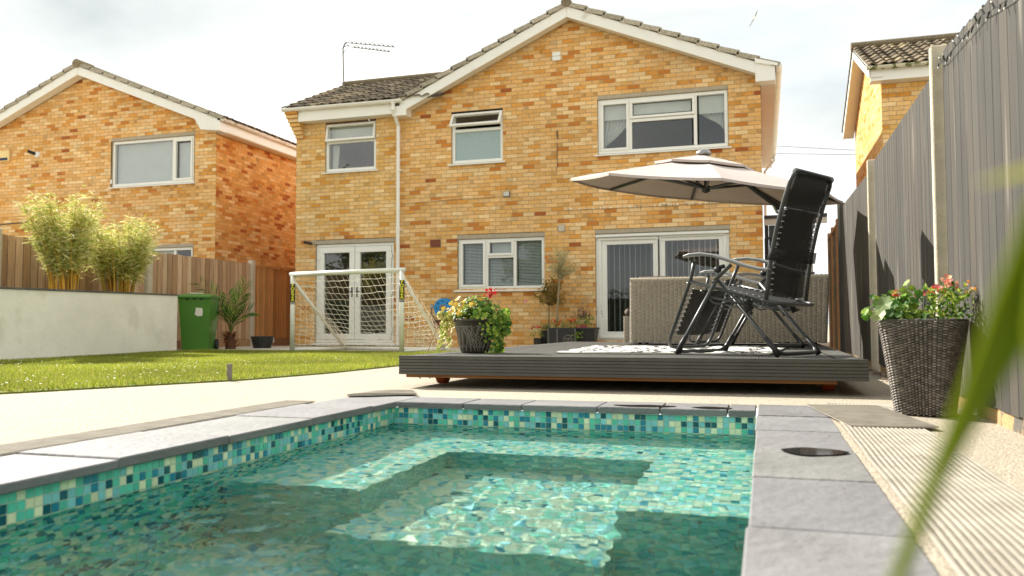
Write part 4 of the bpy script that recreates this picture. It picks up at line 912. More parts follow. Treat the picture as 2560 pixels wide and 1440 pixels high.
# ------------------------------------------------------------------ small palm in front of the brown fence
pm = thing('palm', 'small fan of palm fronds with shaggy brown base by the fence', 'palm', (-9.45, 13.0, 0))
tb = MB()
for i in range(70):
    a = rnd.uniform(0, 6.28); z = rnd.uniform(.02, .26); d = Vector((math.cos(a), math.sin(a), rnd.uniform(.2, 1.2))); leaf(tb, Vector((-9.45, 13.0, z))+d*.02, d, rnd.uniform(.10, .2), .035, jc(rnd.choice([s2l((120, 66, 32)), s2l((92, 52, 26)), s2l((150, 92, 46))])))
tb.tube([(-9.45, 13, 0), (-9.45, 13, .14), (-9.44, 13, .30)], [.10, .09, .05], 10, col=s2l((84, 50, 28))); tb.build('trunk', M['stemwood'], pm)
for (ax, ay, L_, dr) in ((-.62, -.10, 1.12, .30), (.42, -.1, .85, .30), (.12, .35, .95, .1), (-.15, -.45, .70, .5), (.62, .2, .62, .5), (-.4, .4, .9, .3), (.25, -.4, .55, .5)):
    fr_ = MB(); base = Vector((-9.45, 13, .26)); pts = []
    for s in np.linspace(0, 1, 12): pts.append(base+Vector((ax*s**1.5*L_*.85, ay*s**1.5*L_*.85, 1.12*L_*(s*.98-dr*s*s*.75))))
    fr_.tube(pts, [.012-.0008*i for i in range(12)], 5, col=s2l((110, 120, 50)))
    for i in range(3, 12):
        for sgn in (-1, 1):
            for e_ in (0, .5):
                if i == 11 and e_: continue
                p = pts[i] if not e_ else (pts[i]+pts[i+1])/2
                t = (pts[min(i+1, 11)]-pts[i-1]).normalized(); sd = t.cross(Vector((0.3, -.8, .4))).normalized()
                d = t*.75+sd*sgn*.62+Vector((0, 0, .1)); leaf(fr_, p, d, .36*(1-.45*abs(i-6.5)/6), .021, jc(rnd.choice([s2l((66, 110, 36)), s2l((44, 88, 30)), s2l((140, 164, 60)), s2l((98, 136, 44))])))
    fr_.build('frond', M['leaf'], pm)
bk = thing('plant_basket', 'low black woven basket behind the palm by the fence', 'basket', (-9.28, 13.75, 0))
q = MB(); 
for z0_, z1_, k in [(i*.03, i*.03+.028, i) for i in range(8)]:
    r = .16+.012*k/1.5; q.lathe([(r, z0_), (r+.008, (z0_+z1_)/2), (r, z1_), (r-.02, z1_), (r-.02, z0_)], 20, c=(-9.28, 13.75), col=s2l((44, 44, 40)))
q.build('weave', M['attrmat'], bk); q = MB(); q.lathe([(0, .2), (.15, .2)], 20, c=(-9.28, 13.75)); q.build('soil', M['soil'], bk)
tp = thing('socket_box', 'small grey outdoor socket box low beside the brown fence', 'socket', (-9.6, 14.55, 0))
q = MB(); q.bbox(-9.66, -9.54, 14.5, 14.56, .10, .22, .008, s2l((190, 186, 176))); q.build('case', M['attrmat'], tp); q = MB(); q.tube([(-9.6, 14.53, .1), (-9.6, 14.53, 0)], .02, 8, col=s2l((170, 166, 156))); q.build('conduit', M['attrmat'], tp)
# bollard light in the lawn edge
bo = thing('bollard_light', 'short grey metal bollard light at the lawn edge', 'bollard light', (-4.02, 5.52, 0))
q = MB(); q.lathe([(.0, 0), (.021, 0), (.021, .09), (.0185, .092), (.0185, .098), (.021, .10), (.021, .125), (.018, .13), (0, .13)], 20, c=(-4.02, 5.52), col=s2l((122, 114, 104))); q.build('tube', M['attrmat'], bo, smooth=False)
# ------------------------------------------------------------------ football goal
gl_ = thing('football_goal', 'white football goal with sagging net in front of the french doors', 'goal', (-6.4, 11.7, 0))
GA, GB = Vector((-7.43, 11.85, 0)), Vector((-5.28, 11.45, 0)); gd = (GB-GA).normalized(); gn = Vector((-gd.y, gd.x, 0)); GH = 1.28; back = 1.25; r = .037
up = Vector((0, 0, 1))
q = MB(); q.tube([GA+up*0, GA+up*GH], r, 14); q.build('post', M['goalw'], gl_, smooth=True)
q = MB(); q.tube([GB+up*0, GB+up*GH], r, 14); q.build('post', M['goalw'], gl_, smooth=True)
q = MB(); q.tube([GA+up*GH-gd*.05, GB+up*GH+gd*.05], r*1.02, 14); q.build('crossbar', M['goalw'], gl_, smooth=True)
GAb, GBb = GA+gn*back+gd*.08, GB+gn*back-gd*.02
for (a_, c_) in ((GA, GAb), (GB, GBb)):
    q = MB(); q.tube([a_+up*(GH-.10), c_+up*.04], r*.72, 12); q.build('stay', M['goalw'], gl_, smooth=True)
    q = MB(); q.tube([a_+up*.04, c_+up*.04], r*.8, 12); q.build('base_bar', M['goalw'], gl_, smooth=True)
q = MB(); q.tube([GAb+up*.04, GBb+up*.04], r*.8, 12); q.build('back_bar', M['goalw'], gl_, smooth=True)
def netsheet(mb, P00, P10, P01, P11, nu, nv, sag):
    g = []
    ph = rnd.uniform(0, 6)
    for j in range(nv+1):
        row = []
        for i in range(nu+1):
            s, t = i/nu, j/nv; p = P00*(1-s)*(1-t)+P10*s*(1-t)+P01*(1-s)*t+P11*s*t
            k = math.sin(math.pi*min(1, t*.97+.03))*(.5+.5*math.sin(math.pi*s)); p = p+sag*k+Vector((rnd.uniform(-.014, .014), rnd.uniform(-.014, .014), rnd.uniform(-.012, .012)))
            row.append(p)
        g.append(row)
    for j in range(nv+1): mb.tube([p for p in g[j]], .0038, 4, caps=False)
    for i in range(nu+1): mb.tube([g[j][i] for j in range(nv+1)], .0038, 4, caps=False)
q = MB(); netsheet(q, GA+up*GH, GB+up*GH, GAb+up*.05, GBb+up*.05, 20, 16, Vector((0, .08, -.16))); q.build('net', M['net'], gl_, kind='stuff')
for (a_, c_) in ((GA, GAb), (GB, GBb)):
    q = MB(); netsheet(q, a_+up*(GH-.05), c_+up*.25, a_+up*.06, c_+up*.06, 9, 13, Vector((.05, 0, -.03))); q.build('net', M['net'], gl_, kind='stuff')
def text(s_, size, M4, m, parent, name='lettering', depth_=.001):
    cu = bpy.data.curves.new(name, 'FONT'); cu.body = s_; cu.size = size; cu.align_x = 'CENTER'; cu.align_y = 'CENTER'; cu.extrude = depth_; cu.offset = .004*size/.1
    o = bpy.data.objects.new(name, cu); COL.objects.link(o); cu.materials.append(m)
    dg = bpy.context.evaluated_depsgraph_get(); me = bpy.data.meshes.new_from_object(o.evaluated_get(dg)); bpy.data.objects.remove(o)
    me.transform(M4); me.materials.clear(); me.materials.append(m)
    o2 = bpy.data.objects.new(name, me); COL.objects.link(o2); o2.parent = parent
    q_ = parent
    while q_.parent: q_ = q_.parent
    me.transform(Matrix.Translation(-q_.location)); return o2
for p_ in (GA, GB):
    q = MB(); q.tube([p_+up*.79, p_+up*1.125], r+.003, 16); bnd = q.build('band', M['bandblk'], gl_, smooth=True)
    view = Vector((-p_.x, -p_.y, 0)).normalized(); xa = Vector((-view.y, view.x, 0))
    for i, ch in enumerate('FORZA'):
        Mx = Matrix((( xa.x, 0, view.x, 0), (xa.y, 0, view.y, 0), (0, 1, 0, 0), (0, 0, 0, 1))); c = p_+view*(r+.006)+up*(1.095-.058*i)
        text(ch, .072, Matrix.Translation(c) @ Mx, M['yellow'], bnd)
    for z in (.80, .818):
        q = MB(); q.tube([p_+up*z, p_+up*(z+.006)], r+.0045, 16); q.build('stripe', M['goalw'], bnd)
# ------------------------------------------------------------------ wheeled deck
DX0, DX1, DY0, DY1, DZ = -2.43, .57, 5.25, 10.55, .213
dk = thing('deck_platform', 'raised grey composite deck on orange wheels beside the pool', 'deck', (-.95, 5.4, 0))
def grooved(name, x0, x1, y0, y1, z0, z1, axis, ng, face):
    # board with grooves cut along it. face 'top': grooves in the top; 'front': in the -Y face
    q = MB(); prof = []
    if face == 'top':
        w = (x1-x0); 
        for i in range(ng):
            a = x0+w*i/ng; b_ = x0+w*(i+1)/ng; g = .0022
            prof += [(a+.0001 if i == 0 else a+g, z1), (b_-g if i < ng-1 else b_, z1)]
            if i < ng-1: prof += [(b_-g*.6, z1-.004), (b_+g*.6, z1-.004)]
        pts = [(x0, z0)]+prof+[(x1, z0)]
        n = len(pts)
        for i in range(n):
            a, c = pts[i], pts[(i+1) % n]; q.quad((a[0], y0, a[1]), (c[0], y0, c[1]), (c[0], y1, c[1]), (a[0], y1, a[1]))
        q.poly([(a[0], y0, a[1]) for a in pts]); q.poly([(a[0], y1, a[1]) for a in pts][::-1])
    else:
        h = z1-z0
        for i in range(ng):
            a = z0+h*i/ng; b_ = z0+h*(i+1)/ng; g = .0025
            prof += [(y0, a+(g if i else 0)), (y0, b_-(g if i < ng-1 else 0))]
            if i < ng-1: prof += [(y0+.006, b_-g*.7), (y0+.006, b_+g*.7)]
        pts = [(y1, z0)]+prof+[(y1, z1)]; n = len(pts)
        for i in range(n):
            a, c = pts[i], pts[(i+1) % n]; q.quad((x0, a[0], a[1]), (x1, a[0], a[1]), (x1, c[0], c[1]), (x0, c[0], c[1]))
        q.poly([(x0, a[0], a[1]) for a in pts]); q.poly([(x1, a[0], a[1]) for a in pts][::-1])
    return q.build(name, M['deck'], dk)
x = DX0+.15; 
grooved('edge_board', DX0, DX0+.146, DY0+.03, DY1, DZ-.024, DZ, 'y', 6, 'top')
while x < DX1-.15:
    x2 = min(x+.1495, DX1-.15); grooved('deck_board', x, x2-.005, DY0+.03, DY1, DZ-.025, DZ-.001-rnd.uniform(0, .0012), 'y', 9, 'top'); x = x2
grooved('edge_board', DX1-.146, DX1, DY0+.03, DY1, DZ-.024, DZ, 'y', 6, 'top')
grooved('fascia_board', DX0-.012, DX1+.012, DY0, DY0+.024, DZ-.126, DZ-.002, 'x', 6, 'front')
q = MB(); q.bbox(DX0-.012, DX1+.012, DY0+.0005, DY0+.0295, DZ-.0015, DZ+.0035, .001); q.build('nosing', M['deck'], dk)
for xx in (DX0-.012, DX1-.012):
    q = MB(); q.bbox(xx, xx+.024, DY0+.03, DY1, DZ-.126, DZ-.026, .003); q.build('fascia_board', M['deck'], dk)
q = MB(); q.box(DX0+.03, DX1-.16, DY0+.03, DY0+.075, DZ-.148, DZ-.03); q.build('beam', M['timber'], dk)
for yy in (6.9, 8.5, 10.4): q = MB(); q.box(DX0+.03, DX1-.04, yy, yy+.045, DZ-.14, DZ-.03); q.build('beam', M['timber'], dk)
for (xx, yy) in ((-2.26, 5.62), (.38, 5.60), (-2.26, 10.2), (.40, 10.2)):
    q = MB(); q.lathe([(0, -.04), (.03, -.04), (.03, -.032), (.064, -.036), (.070, -.030), (.072, 0), (.070, .030), (.064, .036), (.03, .032), (.03, .04), (0, .04)], 24, axis='x', o=(xx, yy, .072)); q.build('wheel', M['rubber'], dk)
    q = MB(); q.box(xx-.06, xx+.06, yy+.0, yy+.04, .148, DZ-.03); q.box(xx+.042, xx+.048, yy-.01, yy+.03, .05, .147); q.box(xx-.048, xx-.042, yy-.01, yy+.03, .05, .147); q.build('bracket', M['plasticblk'], dk)
# dry trailing stems hanging under the near corner of the deck
q = MB()
for i in range(14):
    p = Vector((-2.40+rnd.uniform(0, .12)+.008*i, 5.42+rnd.uniform(0, .05), .075)); leaf(q, p, (rnd.uniform(.1, .6), rnd.uniform(-.2, .2), rnd.uniform(-1, -.3)), rnd.uniform(.02, .05), .012, jc(s2l((110, 92, 64))))
tag(q.build('dry_stems', M['leaf']), 'dry brown leafy stems dangling under the deck corner', 'dry stems')
# ------------------------------------------------------------------ reclining chairs
rnd.seed(31)
def recliner(label, loc):
    t = thing('recliner_chair', label, 'chair', loc, math.atan2(-.503, .864), 'folding recliner chairs on the deck')
    Wd = .60; rt = .0135
    def V3(x, y, z): return (x, y, z)
    def arc(a, c, e_, n=5):
        a, c, e_ = Vector(a), Vector(c), Vector(e_); return [a*(1-s)**2+c*2*s*(1-s)+e_*s*s for s in [i/n for i in range(n+1)]]
    B = lambda q, nm, m='tubeblk', sm=True: q.build(nm, M[m], t, smooth=sm, local=True)
    # crossing legs: each is a U of tube standing on its base bar
    for nm, (x0, z0), (x1, z1), y0, y1 in (('leg', (0, .016), (.335, .520), .0, Wd), ('leg', (.775, .016), (.33, .515), .03, Wd-.03)):
        q = MB(); dx, dz = (x1-x0), (z1-z0); L_ = math.hypot(dx, dz); ux, uz = dx/L_, dz/L_; f = .10
        a, c = (x0+ux*f, z0+uz*f), (x0, z0)
        pts = [V3(x1, y0, z1), V3(a[0], y0, a[1])]+arc((a[0], y0, a[1]), (c[0], y0, c[1]), (c[0], y0+.08, c[1]))[1:]+arc((c[0], y1-.08, c[1]), (c[0], y1, c[1]), (a[0], y1, a[1]))+[V3(x1, y1, z1)]
        q.tube(pts, rt, 10); B(q, nm)
        for yy in (y0, y1):
            q = MB(); q.tube([V3(x0+ux*.14, yy, z0+uz*.14), V3(x0+ux*.05, yy, z0+uz*.05), V3(x0-ux*.0, yy, .004)], [.017, .019, .022], 10); B(q, 'foot_cap', 'plasticblk')
    for yy in (0, Wd):     # arm struts from the leg tops
        q = MB(); q.tube([V3(.30, yy, .50), V3(.45, yy, .615)], rt*.95, 8); B(q, 'arm_strut')
        q = MB(); q.tube([V3(.585, yy, .30), V3(.52, yy, .405)], .021, 10); B(q, 'hinge_collar', 'plasticblk')
        q = MB(); q.tube([V3(.565, yy-.02, .365), V3(.565, yy+.02, .365)], .022, 12); B(q, 'hinge_collar', 'plasticblk')
        # armrest: a shaped slab
        P = [(.075, .700), (.13, .712), (.22, .712), (.32, .695), (.44, .655), (.56, .612), (.66, .585), (.735, .575)]
        q = MB(); g = []
        for i, (x, z) in enumerate(P):
            hw = .024+.008*math.sin(math.pi*min(1, i/5)); th = .012 if i in (0, 7) else .02
            g.append([(x, yy-.005-hw, z-.004), (x, yy-.005-hw*.7, z+.004), (x, yy-.005+hw*.7, z+.004), (x, yy-.005+hw, z-.004), (x, yy-.005+hw*.8, z-th), (x, yy-.005-hw*.8, z-th)])
        for i in range(len(g)-1):
            for k in range(6): q.quad(g[i][k], g[i][(k+1) % 6], g[i+1][(k+1) % 6], g[i+1][k])
        q.poly(g[0]); q.poly(g[-1][::-1]); B(q, 'armrest', 'armtop')
        q = MB(); q.tube([V3(.36, yy-.045, .585), V3(.36, yy-.015, .59)], [.020, .026], 8); q.tube([V3(.36, yy-.015, .60), V3(.40, yy, .61)], .014, 8); B(q, 'lock_knob', 'plasticblk')
        for (x, z) in ((.13, .655), (.105, .505), (.32, .512), (.22, .445), (.69, .372), (.715, .56), (.565, .372)):
            q = MB(); q.tube([V3(x, yy-.022, z), V3(x, yy-.015, z)], .007, 8); B(q, 'rivet', 'metal')
    # leg rest frame with its lever up to the armrests
    y0, y1 = .035, Wd-.035; q = MB(); top, bot = (.145, .665), (-.118, .045); dx, dz = bot[0]-top[0], bot[1]-top[1]; L_ = math.hypot(dx, dz); ux, uz = dx/L_, dz/L_
    a = (bot[0]-ux*.09, bot[1]-uz*.09)
    q.tube([V3(top[0], y0-.02, top[1]), V3(.10, y0, .545), V3(a[0], y0, a[1])]+arc((a[0], y0, a[1]), (bot[0], y0, bot[1]), (bot[0], y0+.09, bot[1]))[1:]+arc((bot[0], y1-.09, bot[1]), (bot[0], y1, bot[1]), (a[0], y1, a[1]))+[V3(.10, y1, .545), V3(top[0], y1+.02, top[1])], rt, 10); B(q, 'leg_rest_frame')
    # seat frame, U behind
    q = MB(); q.tube([V3(.10, y0, .515), V3(.40, y0, .44), V3(.66, y0, .372)]+arc((.66, y0, .372), (.765, y0, .345), (.775, y0+.10, .343))+arc((.775, y1-.10, .343), (.765, y1, .345), (.66, y1, .372))+[V3(.40, y1, .44), V3(.10, y1, .515)], rt, 10); B(q, 'seat_frame')
    # back frame
    bk_ = lambda s: (.690+.065*s+.14*s*s, .375+.815*s)     # (x, z)
    q = MB(); S = [0, .2, .4, .6, .8, .93]; x1_, z1_ = bk_(1)
    q.tube([V3(bk_(s)[0], y0, bk_(s)[1]) for s in S]+arc((bk_(.93)[0], y0, bk_(.93)[1]), (x1_+.006, y0, z1_+.01), (x1_+.008, y0+.09, z1_+.012))[1:]+arc((x1_+.008, y1-.09, z1_+.012), (x1_+.006, y1, z1_+.01), (bk_(.93)[0], y1, bk_(.93)[1]))+[V3(bk_(s)[0], y1, bk_(s)[1]) for s in S[::-1]], rt*1.05, 10); B(q, 'back_frame')
    def sling(nm, f, s0, s1, ya, yb, n=16, m=8, sag=.03, nrm=(1, -.3)):
        q = MB(); g = []
        for i in range(n+1):
            s = s0+(s1-s0)*i/n; x, z = f(s); row = []
            for j in range(m+1):
                w = j/m; k = 4*w*(1-w)*sag; row.append((x+nrm[0]*k, ya+(yb-ya)*w, z+nrm[1]*k))
            g.append(row)
        for i in range(n):
            for j in range(m):
                q.quad(g[i][j], g[i][j+1], g[i+1][j+1], g[i+1][j])
                e_ = [(p[0]+nrm[0]*.004, p[1], p[2]+nrm[1]*.004) for p in (g[i][j], g[i+1][j], g[i+1][j+1], g[i][j+1])]; q.quad(*e_)
        return B(q, nm, 'mesh_fabric')
    sling('back_sling', bk_, .03, 1.0, .085, Wd-.085, sag=.035)
    q = MB(); q.tube([V3(x1_+.006, .06, z1_+.008), V3(x1_+.006, Wd-.06, z1_+.008)], .024, 12); B(q, 'top_roll', 'mesh_fabric')
    sling('back_sling_panel', lambda s: (bk_(s)[0], bk_(s)[1]), .74, 1.0, .05, Wd-.05, sag=.012, n=8)
    q = MB(); x, z = bk_(.36); q.hexa([V3(x-.02, y0-.02, z-.035), V3(x+.022, y0-.02, z-.035), V3(x+.022, y1+.02, z-.035), V3(x-.02, y1+.02, z-.035), V3(x-.005, y0-.02, z+.04), V3(x+.035, y0-.02, z+.04), V3(x+.035, y1+.02, z+.04), V3(x-.005, y1+.02, z+.04)]); B(q, 'lumbar_strap', 'mesh_fabric')
    sling('seat_sling', lambda s: (.13+.53*s, .505-.125*s), 0, 1, .085, Wd-.085, sag=.035, nrm=(0, -1))
    sling('leg_sling', lambda s: (.085+(bot[0]-.085)*s, .475+(bot[1]-.475)*s), .02, .78, .085, Wd-.085, sag=.02, nrm=(.5, -.3))
    # elastic lacing along the edges
    def lace(f, s0, s1, n):
        for (ya, yb) in ((y0+.006, .088), (y1-.006, Wd-.088)):
            q = MB(); pts = []
            for i in range(n+1):
                s = s0+(s1-s0)*i/n; x, z = f(s); pts.append(V3(x, ya if i % 2 else yb, z))
            q.tube(pts, .0042, 5); B(q, 'lacing', 'bandblk')
        q = MB()
        for (yb) in (.09, Wd-.09):
            for i in range(0, n+1, 2):
                s = s0+(s1-s0)*i/n; x, z = f(s); q.tube([V3(x-.006, yb, z), V3(x+.008, yb, z)], .006, 6)
        q.build('eyelets', M['metal'], t, local=True, kind='stuff')
    lace(bk_, .03, .72, 30); lace(lambda s: (.13+.53*s, .508-.125*s), .02, .98, 22); lace(lambda s: (.085+(bot[0]-.085)*s, .475+(bot[1]-.475)*s), .02, .78, 20)
    for yy in (.01, Wd-.01):
        q = MB(); q.tube(arc((.25, yy, .405), (.33, yy, .30), (.47, yy, .40), 8), .006, 6); q.tube([V3(.25, yy, .405), V3(.54, yy, .345)], .008, 6); B(q, 'linkage')
    return t
c1 = recliner('black sling recliner chair nearest the pool at the deck edge', (-.60, 5.98, .2155))
c2 = copytree(c1); c2.location = (-.62, 7.85, .2155); c2['label'] = 'second black recliner chair, between the front recliner and the wicker sofa'
# ------------------------------------------------------------------ wicker weave helper
def weave(mb, fn, nu, nv, cols, amp=.006, fill=.92):
    # fn(u, v) -> (point, normal); short bulging strands in staggered columns
    for j in range(nv):
        for i in range(nu):
            o_ = .5 if i % 2 else 0
            v0, v1 = (j+o_)/nv, (j+o_+fill)/nv
            if v1 > 1.02: continue
            c = jc(rnd.choice(cols), .04); prev = None
            um = [i/nu, (i+.28)/nu, (i+.72)/nu, (i+1)/nu]; hh = [0, amp, amp, 0]
            for u, h in zip(um, hh):
                p, n_ = fn(u, v0); p2, n2 = fn(u, min(1, v1)); pm_, nm_ = fn(u, (v0+min(1, v1))/2)
                cur = (p+n_*h*.55, pm_+nm_*h*1.25, p2+n2*h*.55)
                if prev:
                    mb.quad(prev[0], cur[0], cur[1], prev[1], c); mb.quad(prev[1], cur[1], cur[2], prev[2], c)
                prev = cur
# ------------------------------------------------------------------ wicker sofa seen from behind
sf_ = thing('wicker_sofa', 'beige woven wicker sofa seen from behind on the deck', 'sofa', (-.4, 9.2, .213))
SX0, SX1, SY, SZ0, SZ1 = -1.42, .60, 9.0, .235, .925
SCOL = [s2l((192, 180, 160)), s2l((186, 174, 154))]
def sofa_pt(u, v):
    x = SX0+(SX1-SX0)*u+.04*(max(0, u-.9)/.1)*v; y = SY-.04*max(0, u-.92)/.08*0
    return Vector((x, y+.05*v, SZ0+(SZ1-SZ0)*v)), Vector((0, -1, .08))
q = MB(); weave(q, sofa_pt, 46, 46, SCOL, .009, .80); q.build('back_weave', M['wicker'], sf_, kind='stuff')
def endpt(u, v):
    return Vector((SX1+.04*v+.004, SY+.05*v+.75*u*(1 if v < .75 else 1), SZ0+(SZ1-SZ0)*v)), Vector((1, 0, 0))
q = MB(); weave(q, endpt, 16, 46, SCOL, .009, .80); q.build('arm_weave', M['wicker'], sf_, kind='stuff')
q = MB(); q.box(SX0+.01, SX1-.005, SY+.06, SY+.74, SZ0, SZ0+.25); q.hexa([(SX0+.006, SY+.012, SZ0), (SX1-.006, SY+.012, SZ0), (SX1-.006, SY+.11, SZ0), (SX0+.006, SY+.11, SZ0), (SX0+.006, SY+.062, SZ1), (SX1+.03, SY+.062, SZ1), (SX1+.03, SY+.15, SZ1), (SX0+.006, SY+.15, SZ1)]); q.hexa([(SX1-.09, SY+.1, SZ0), (SX1-.004, SY+.1, SZ0), (SX1-.004, SY+.76, SZ0), (SX1-.09, SY+.76, SZ0), (SX1-.06, SY+.15, SZ1-.0), (SX1+.03, SY+.15, SZ1-.0), (SX1+.03, SY+.80, SZ1-.16), (SX1-.06, SY+.80, SZ1-.16)]); q.build('frame', M['wickerdark'], sf_)
q = MB()
def tpt(u, v): return Vector((SX0+(SX1+.04-SX0)*u, SY+.045+.11*v, SZ1+.004+.018*math.sin(math.pi*v))), Vector((0, 0, 1))
weave(q, tpt, 46, 5, SCOL, .005, .9); q.tube([(SX0, SY+.055, SZ1), (SX1+.04, SY+.055, SZ1)], .016, 8, col=SCOL[0]); q.build('top_rail', M['wicker'], sf_, kind='stuff')
q = MB()
def lpt(u, v): return Vector((SX0-.075+.075*u, SY+.10, SZ0+.29*v)), Vector((0, -1, 0))
weave(q, lpt, 4, 18, SCOL, .006, .86)
def lpt2(u, v): return Vector((SX0-.078, SY+.10+.7*(1-u), SZ0+.29*v)), Vector((-1, 0, 0))
weave(q, lpt2, 26, 18, SCOL, .006, .86); q.box(SX0-.07, SX0+.02, SY+.11, SY+.78, SZ0, SZ0+.285, s2l((60, 50, 40))); q.build('side_weave', M['wicker'], sf_, kind='stuff')
M['cushion'] = mat('taupe_cushion', s2l((120, 108, 96)), .9, .08, 8, .1, 200)
for (x0, x1, y0, y1, z0, z1) in ((SX0-.075, SX0+.0, SY+.09, SY+.8, SZ0+.292, SZ0+.375), (SX0+.06, SX0+.46, SY+.17, SY+.30, SZ0+.3, SZ1+.045), (SX0+.50, SX0+.74, SY+.17, SY+.28, SZ0+.3, SZ1+.035)):
    q = MB(); q.bbox(x0, x1, y0, y1, z0, z1, .03); q.build('cushion', M['cushion'], sf_, smooth=False)
for (x, y) in ((SX0+.1, SY+.1), (SX1-.1, SY+.1), (SX0+.1, SY+.65), (SX1-.1, SY+.65)):
    q = MB(); q.tube([(x, y, .2135), (x, y, .24)], .02, 10); q.build('foot', M['plasticblk'], sf_)
# ------------------------------------------------------------------ cantilever parasol
um = thing('cantilever_umbrella', 'beige eight sided cantilever parasol over the wicker sofa', 'umbrella', (.46, 10.1, .213))
UC = Vector((-.64, 9.6, 1.98)); UR = 1.53; KX, KY = -.125, .07
def upt(r, a, lift=0): return Vector((UC.x+r*math.cos(a), UC.y+r*math.sin(a), UC.z+KX*r*math.cos(a)+KY*r*math.sin(a)+.36*(1-(r/UR))**.92+lift))
A0 = R(10)
def canopy(mb, r0, r1, lift, nr=8, ns=6, sag=.03):
    g = []
    for i in range(nr+1):
        r_ = r0+(r1-r0)*i/nr; row = []
        for k in range(8):
            pa, pb = upt(r_, A0+k*math.pi/4, lift), upt(r_, A0+(k+1)*math.pi/4, lift)
            for s in range(ns):
                t = s/ns; p = pa*(1-t)+pb*t; p.z -= sag*4*t*(1-t)*(r_/UR)*(.5 if i == nr else 1); row.append(p)
        g.append(row)
    n = len(g[0])
    for i in range(nr):
        for k in range(n):
            k2 = (k+1) % n; mb.quad(g[i][k], g[i][k2], g[i+1][k2], g[i+1][k]); dz = Vector((0, 0, -.004)); mb.quad(g[i][k]+dz, g[i+1][k]+dz, g[i+1][k2]+dz, g[i][k2]+dz)
    for k in range(n):
        k2 = (k+1) % n; mb.quad(g[-1][k], g[-1][k2], g[-1][k2]+Vector((0, 0, -.028)), g[-1][k]+Vector((0, 0, -.028)))
    return mb
q = canopy(MB(), .42, UR, 0); q.build('canopy', M['canopy'], um)
M['canopydk'] = mat('vent_fabric', s2l((104, 92, 86)), .9, .06, 5)
q = canopy(MB(), .05, .56, .045, nr=4, sag=.02); q.build('vent_cap', M['canopy'], um)
q = MB(); q.lathe([(0, .09), (.06, .085), (.085, .06), (.09, .03), (.0, .03)], 16, c=(UC.x, UC.y)); q.v = [(x, y, z+UC.z+.37) for x, y, z in q.v]; q.build('finial', M['metal'], um, smooth=True)
hub = Vector((UC.x+.02, UC.y, UC.z+.01))
for k in range(8):
    a = A0+k*math.pi/4; q = MB(); q.tube([upt(.06, a, -.03), upt(.8, a, -.03), upt(UR-.02, a, -.022)], .017, 6); rb_ = q.build('rib', M['tubeblk'], um)
    q = MB(); q.tube([hub, upt(.80, a, -.035)], .016, 6); q.build('strut', M['tubeblk'], um)
    q = MB(); p_ = upt(.56, a, .03); q.tube([upt(.5, a, -.01), p_], .008, 5); q.build('vent_post', M['metal'], um)
q = MB(); q.tube([hub+Vector((0, 0, -.05)), hub+Vector((0, 0, .30))], .022, 10); q.lathe([(0, -.04), (.045, -.04), (.05, 0), (.045, .03), (0, .03)], 14, c=(hub.x, hub.y)); q.v = [(x, y, z if z > .5 else z+hub.z) for x, y, z in q.v]; q.build('hub', M['tubeblk'], um)
q = MB(); q.tube([(-.26, 9.92, 2.15), (.19, 10.05, 1.79), (.46, 10.1, 1.56)], .030, 10); q.build('arm', M['tubeblk'], um)
q = MB(); q.tube([(-.60, 9.62, 2.36), (-.26, 9.92, 2.15)], .024, 8); q.bbox(-.31, -.20, 9.87, 9.97, 2.09, 2.18, .02); q.build('arm_bracket', M['tubeblk'], um)
q = MB(); q.tube([(.46, 10.1, .24), (.46, 10.1, 1.75)], .034, 12); q.build('mast', M['tubeblk'], um); q = MB(); q.bbox(.40, .52, 10.03, 10.17, 1.15, 1.40, .02); q.build('crank_box', M['tubeblk'], um); q = MB(); q.bbox(.14, .56, 9.87, 10.33, .214, .25, .01); q.build('base_plate', M['plasticblk'], um)
q = MB(); q.tube([(.12, 10.03, 1.83), (.16, 10.03, 1.74), (.30, 10.07, 1.68)], .018, 6); q.build('grip', M['metal'], um)
# ------------------------------------------------------------------ rug
rg = thing('rug', 'white and black patterned woven rug on the deck', 'rug', (-.9, 7, .2145))
RC_ = [Vector((-1.50, 5.98, 0)), Vector((.03, 5.98, 0)), Vector((.22, 8.1, 0)), Vector((-1.62, 8.1, 0))]
q = MB(); nu, nv = 92, 110; Wc, Bc, Gc = s2l((226, 222, 212)), s2l((60, 58, 56)), s2l((150, 146, 140))
for j in range(nv):
    for i in range(nu):
        s0, s1, t0, t1 = i/nu, (i+1)/nu, j/nv, (j+1)/nv
        f = lambda s, t: RC_[0]*(1-s)*(1-t)+RC_[1]*s*(1-t)+RC_[2]*s*t+RC_[3]*(1-s)*t+Vector((0, 0, .2215+.004*math.sin(s*60)*math.sin(t*50)+.006*math.sin(t*23+s*4)))
        u, v = (i % 23)-11, ((j//2) % 20)-10
        m_ = abs(u)+abs(v); c = Wc
        if m_ in (8, 9, 10) or m_ in (4, 5) or (abs(u) < 2 and abs(v) < 2): c = Bc
        if i % 23 == 0 and j % 3: c = Gc
        if i < 2 or i > nu-3: c = Bc if j % 2 else Wc
        q.quad(f(s0, t0), f(s1, t0), f(s1, t1), f(s0, t1), jc(c, .06))
c_ = s2l((190, 186, 176))
for k in range(4):
    a, b2 = RC_[k], RC_[(k+1) % 4]; q.quad((a.x, a.y, .214), (b2.x, b2.y, .214), (b2.x, b2.y, .224), (a.x, a.y, .224), c_)
q.build('pile', M['rugm'], rg)
q = MB()
for i in range(92): x = -1.5+1.53*i/92; q.tube([(x, 5.985, .218), (x+rnd.uniform(-.003, .003), 5.96, .217)], .003, 4, col=c_)
q.build('fringe', M['rugm'], rg, kind='stuff')
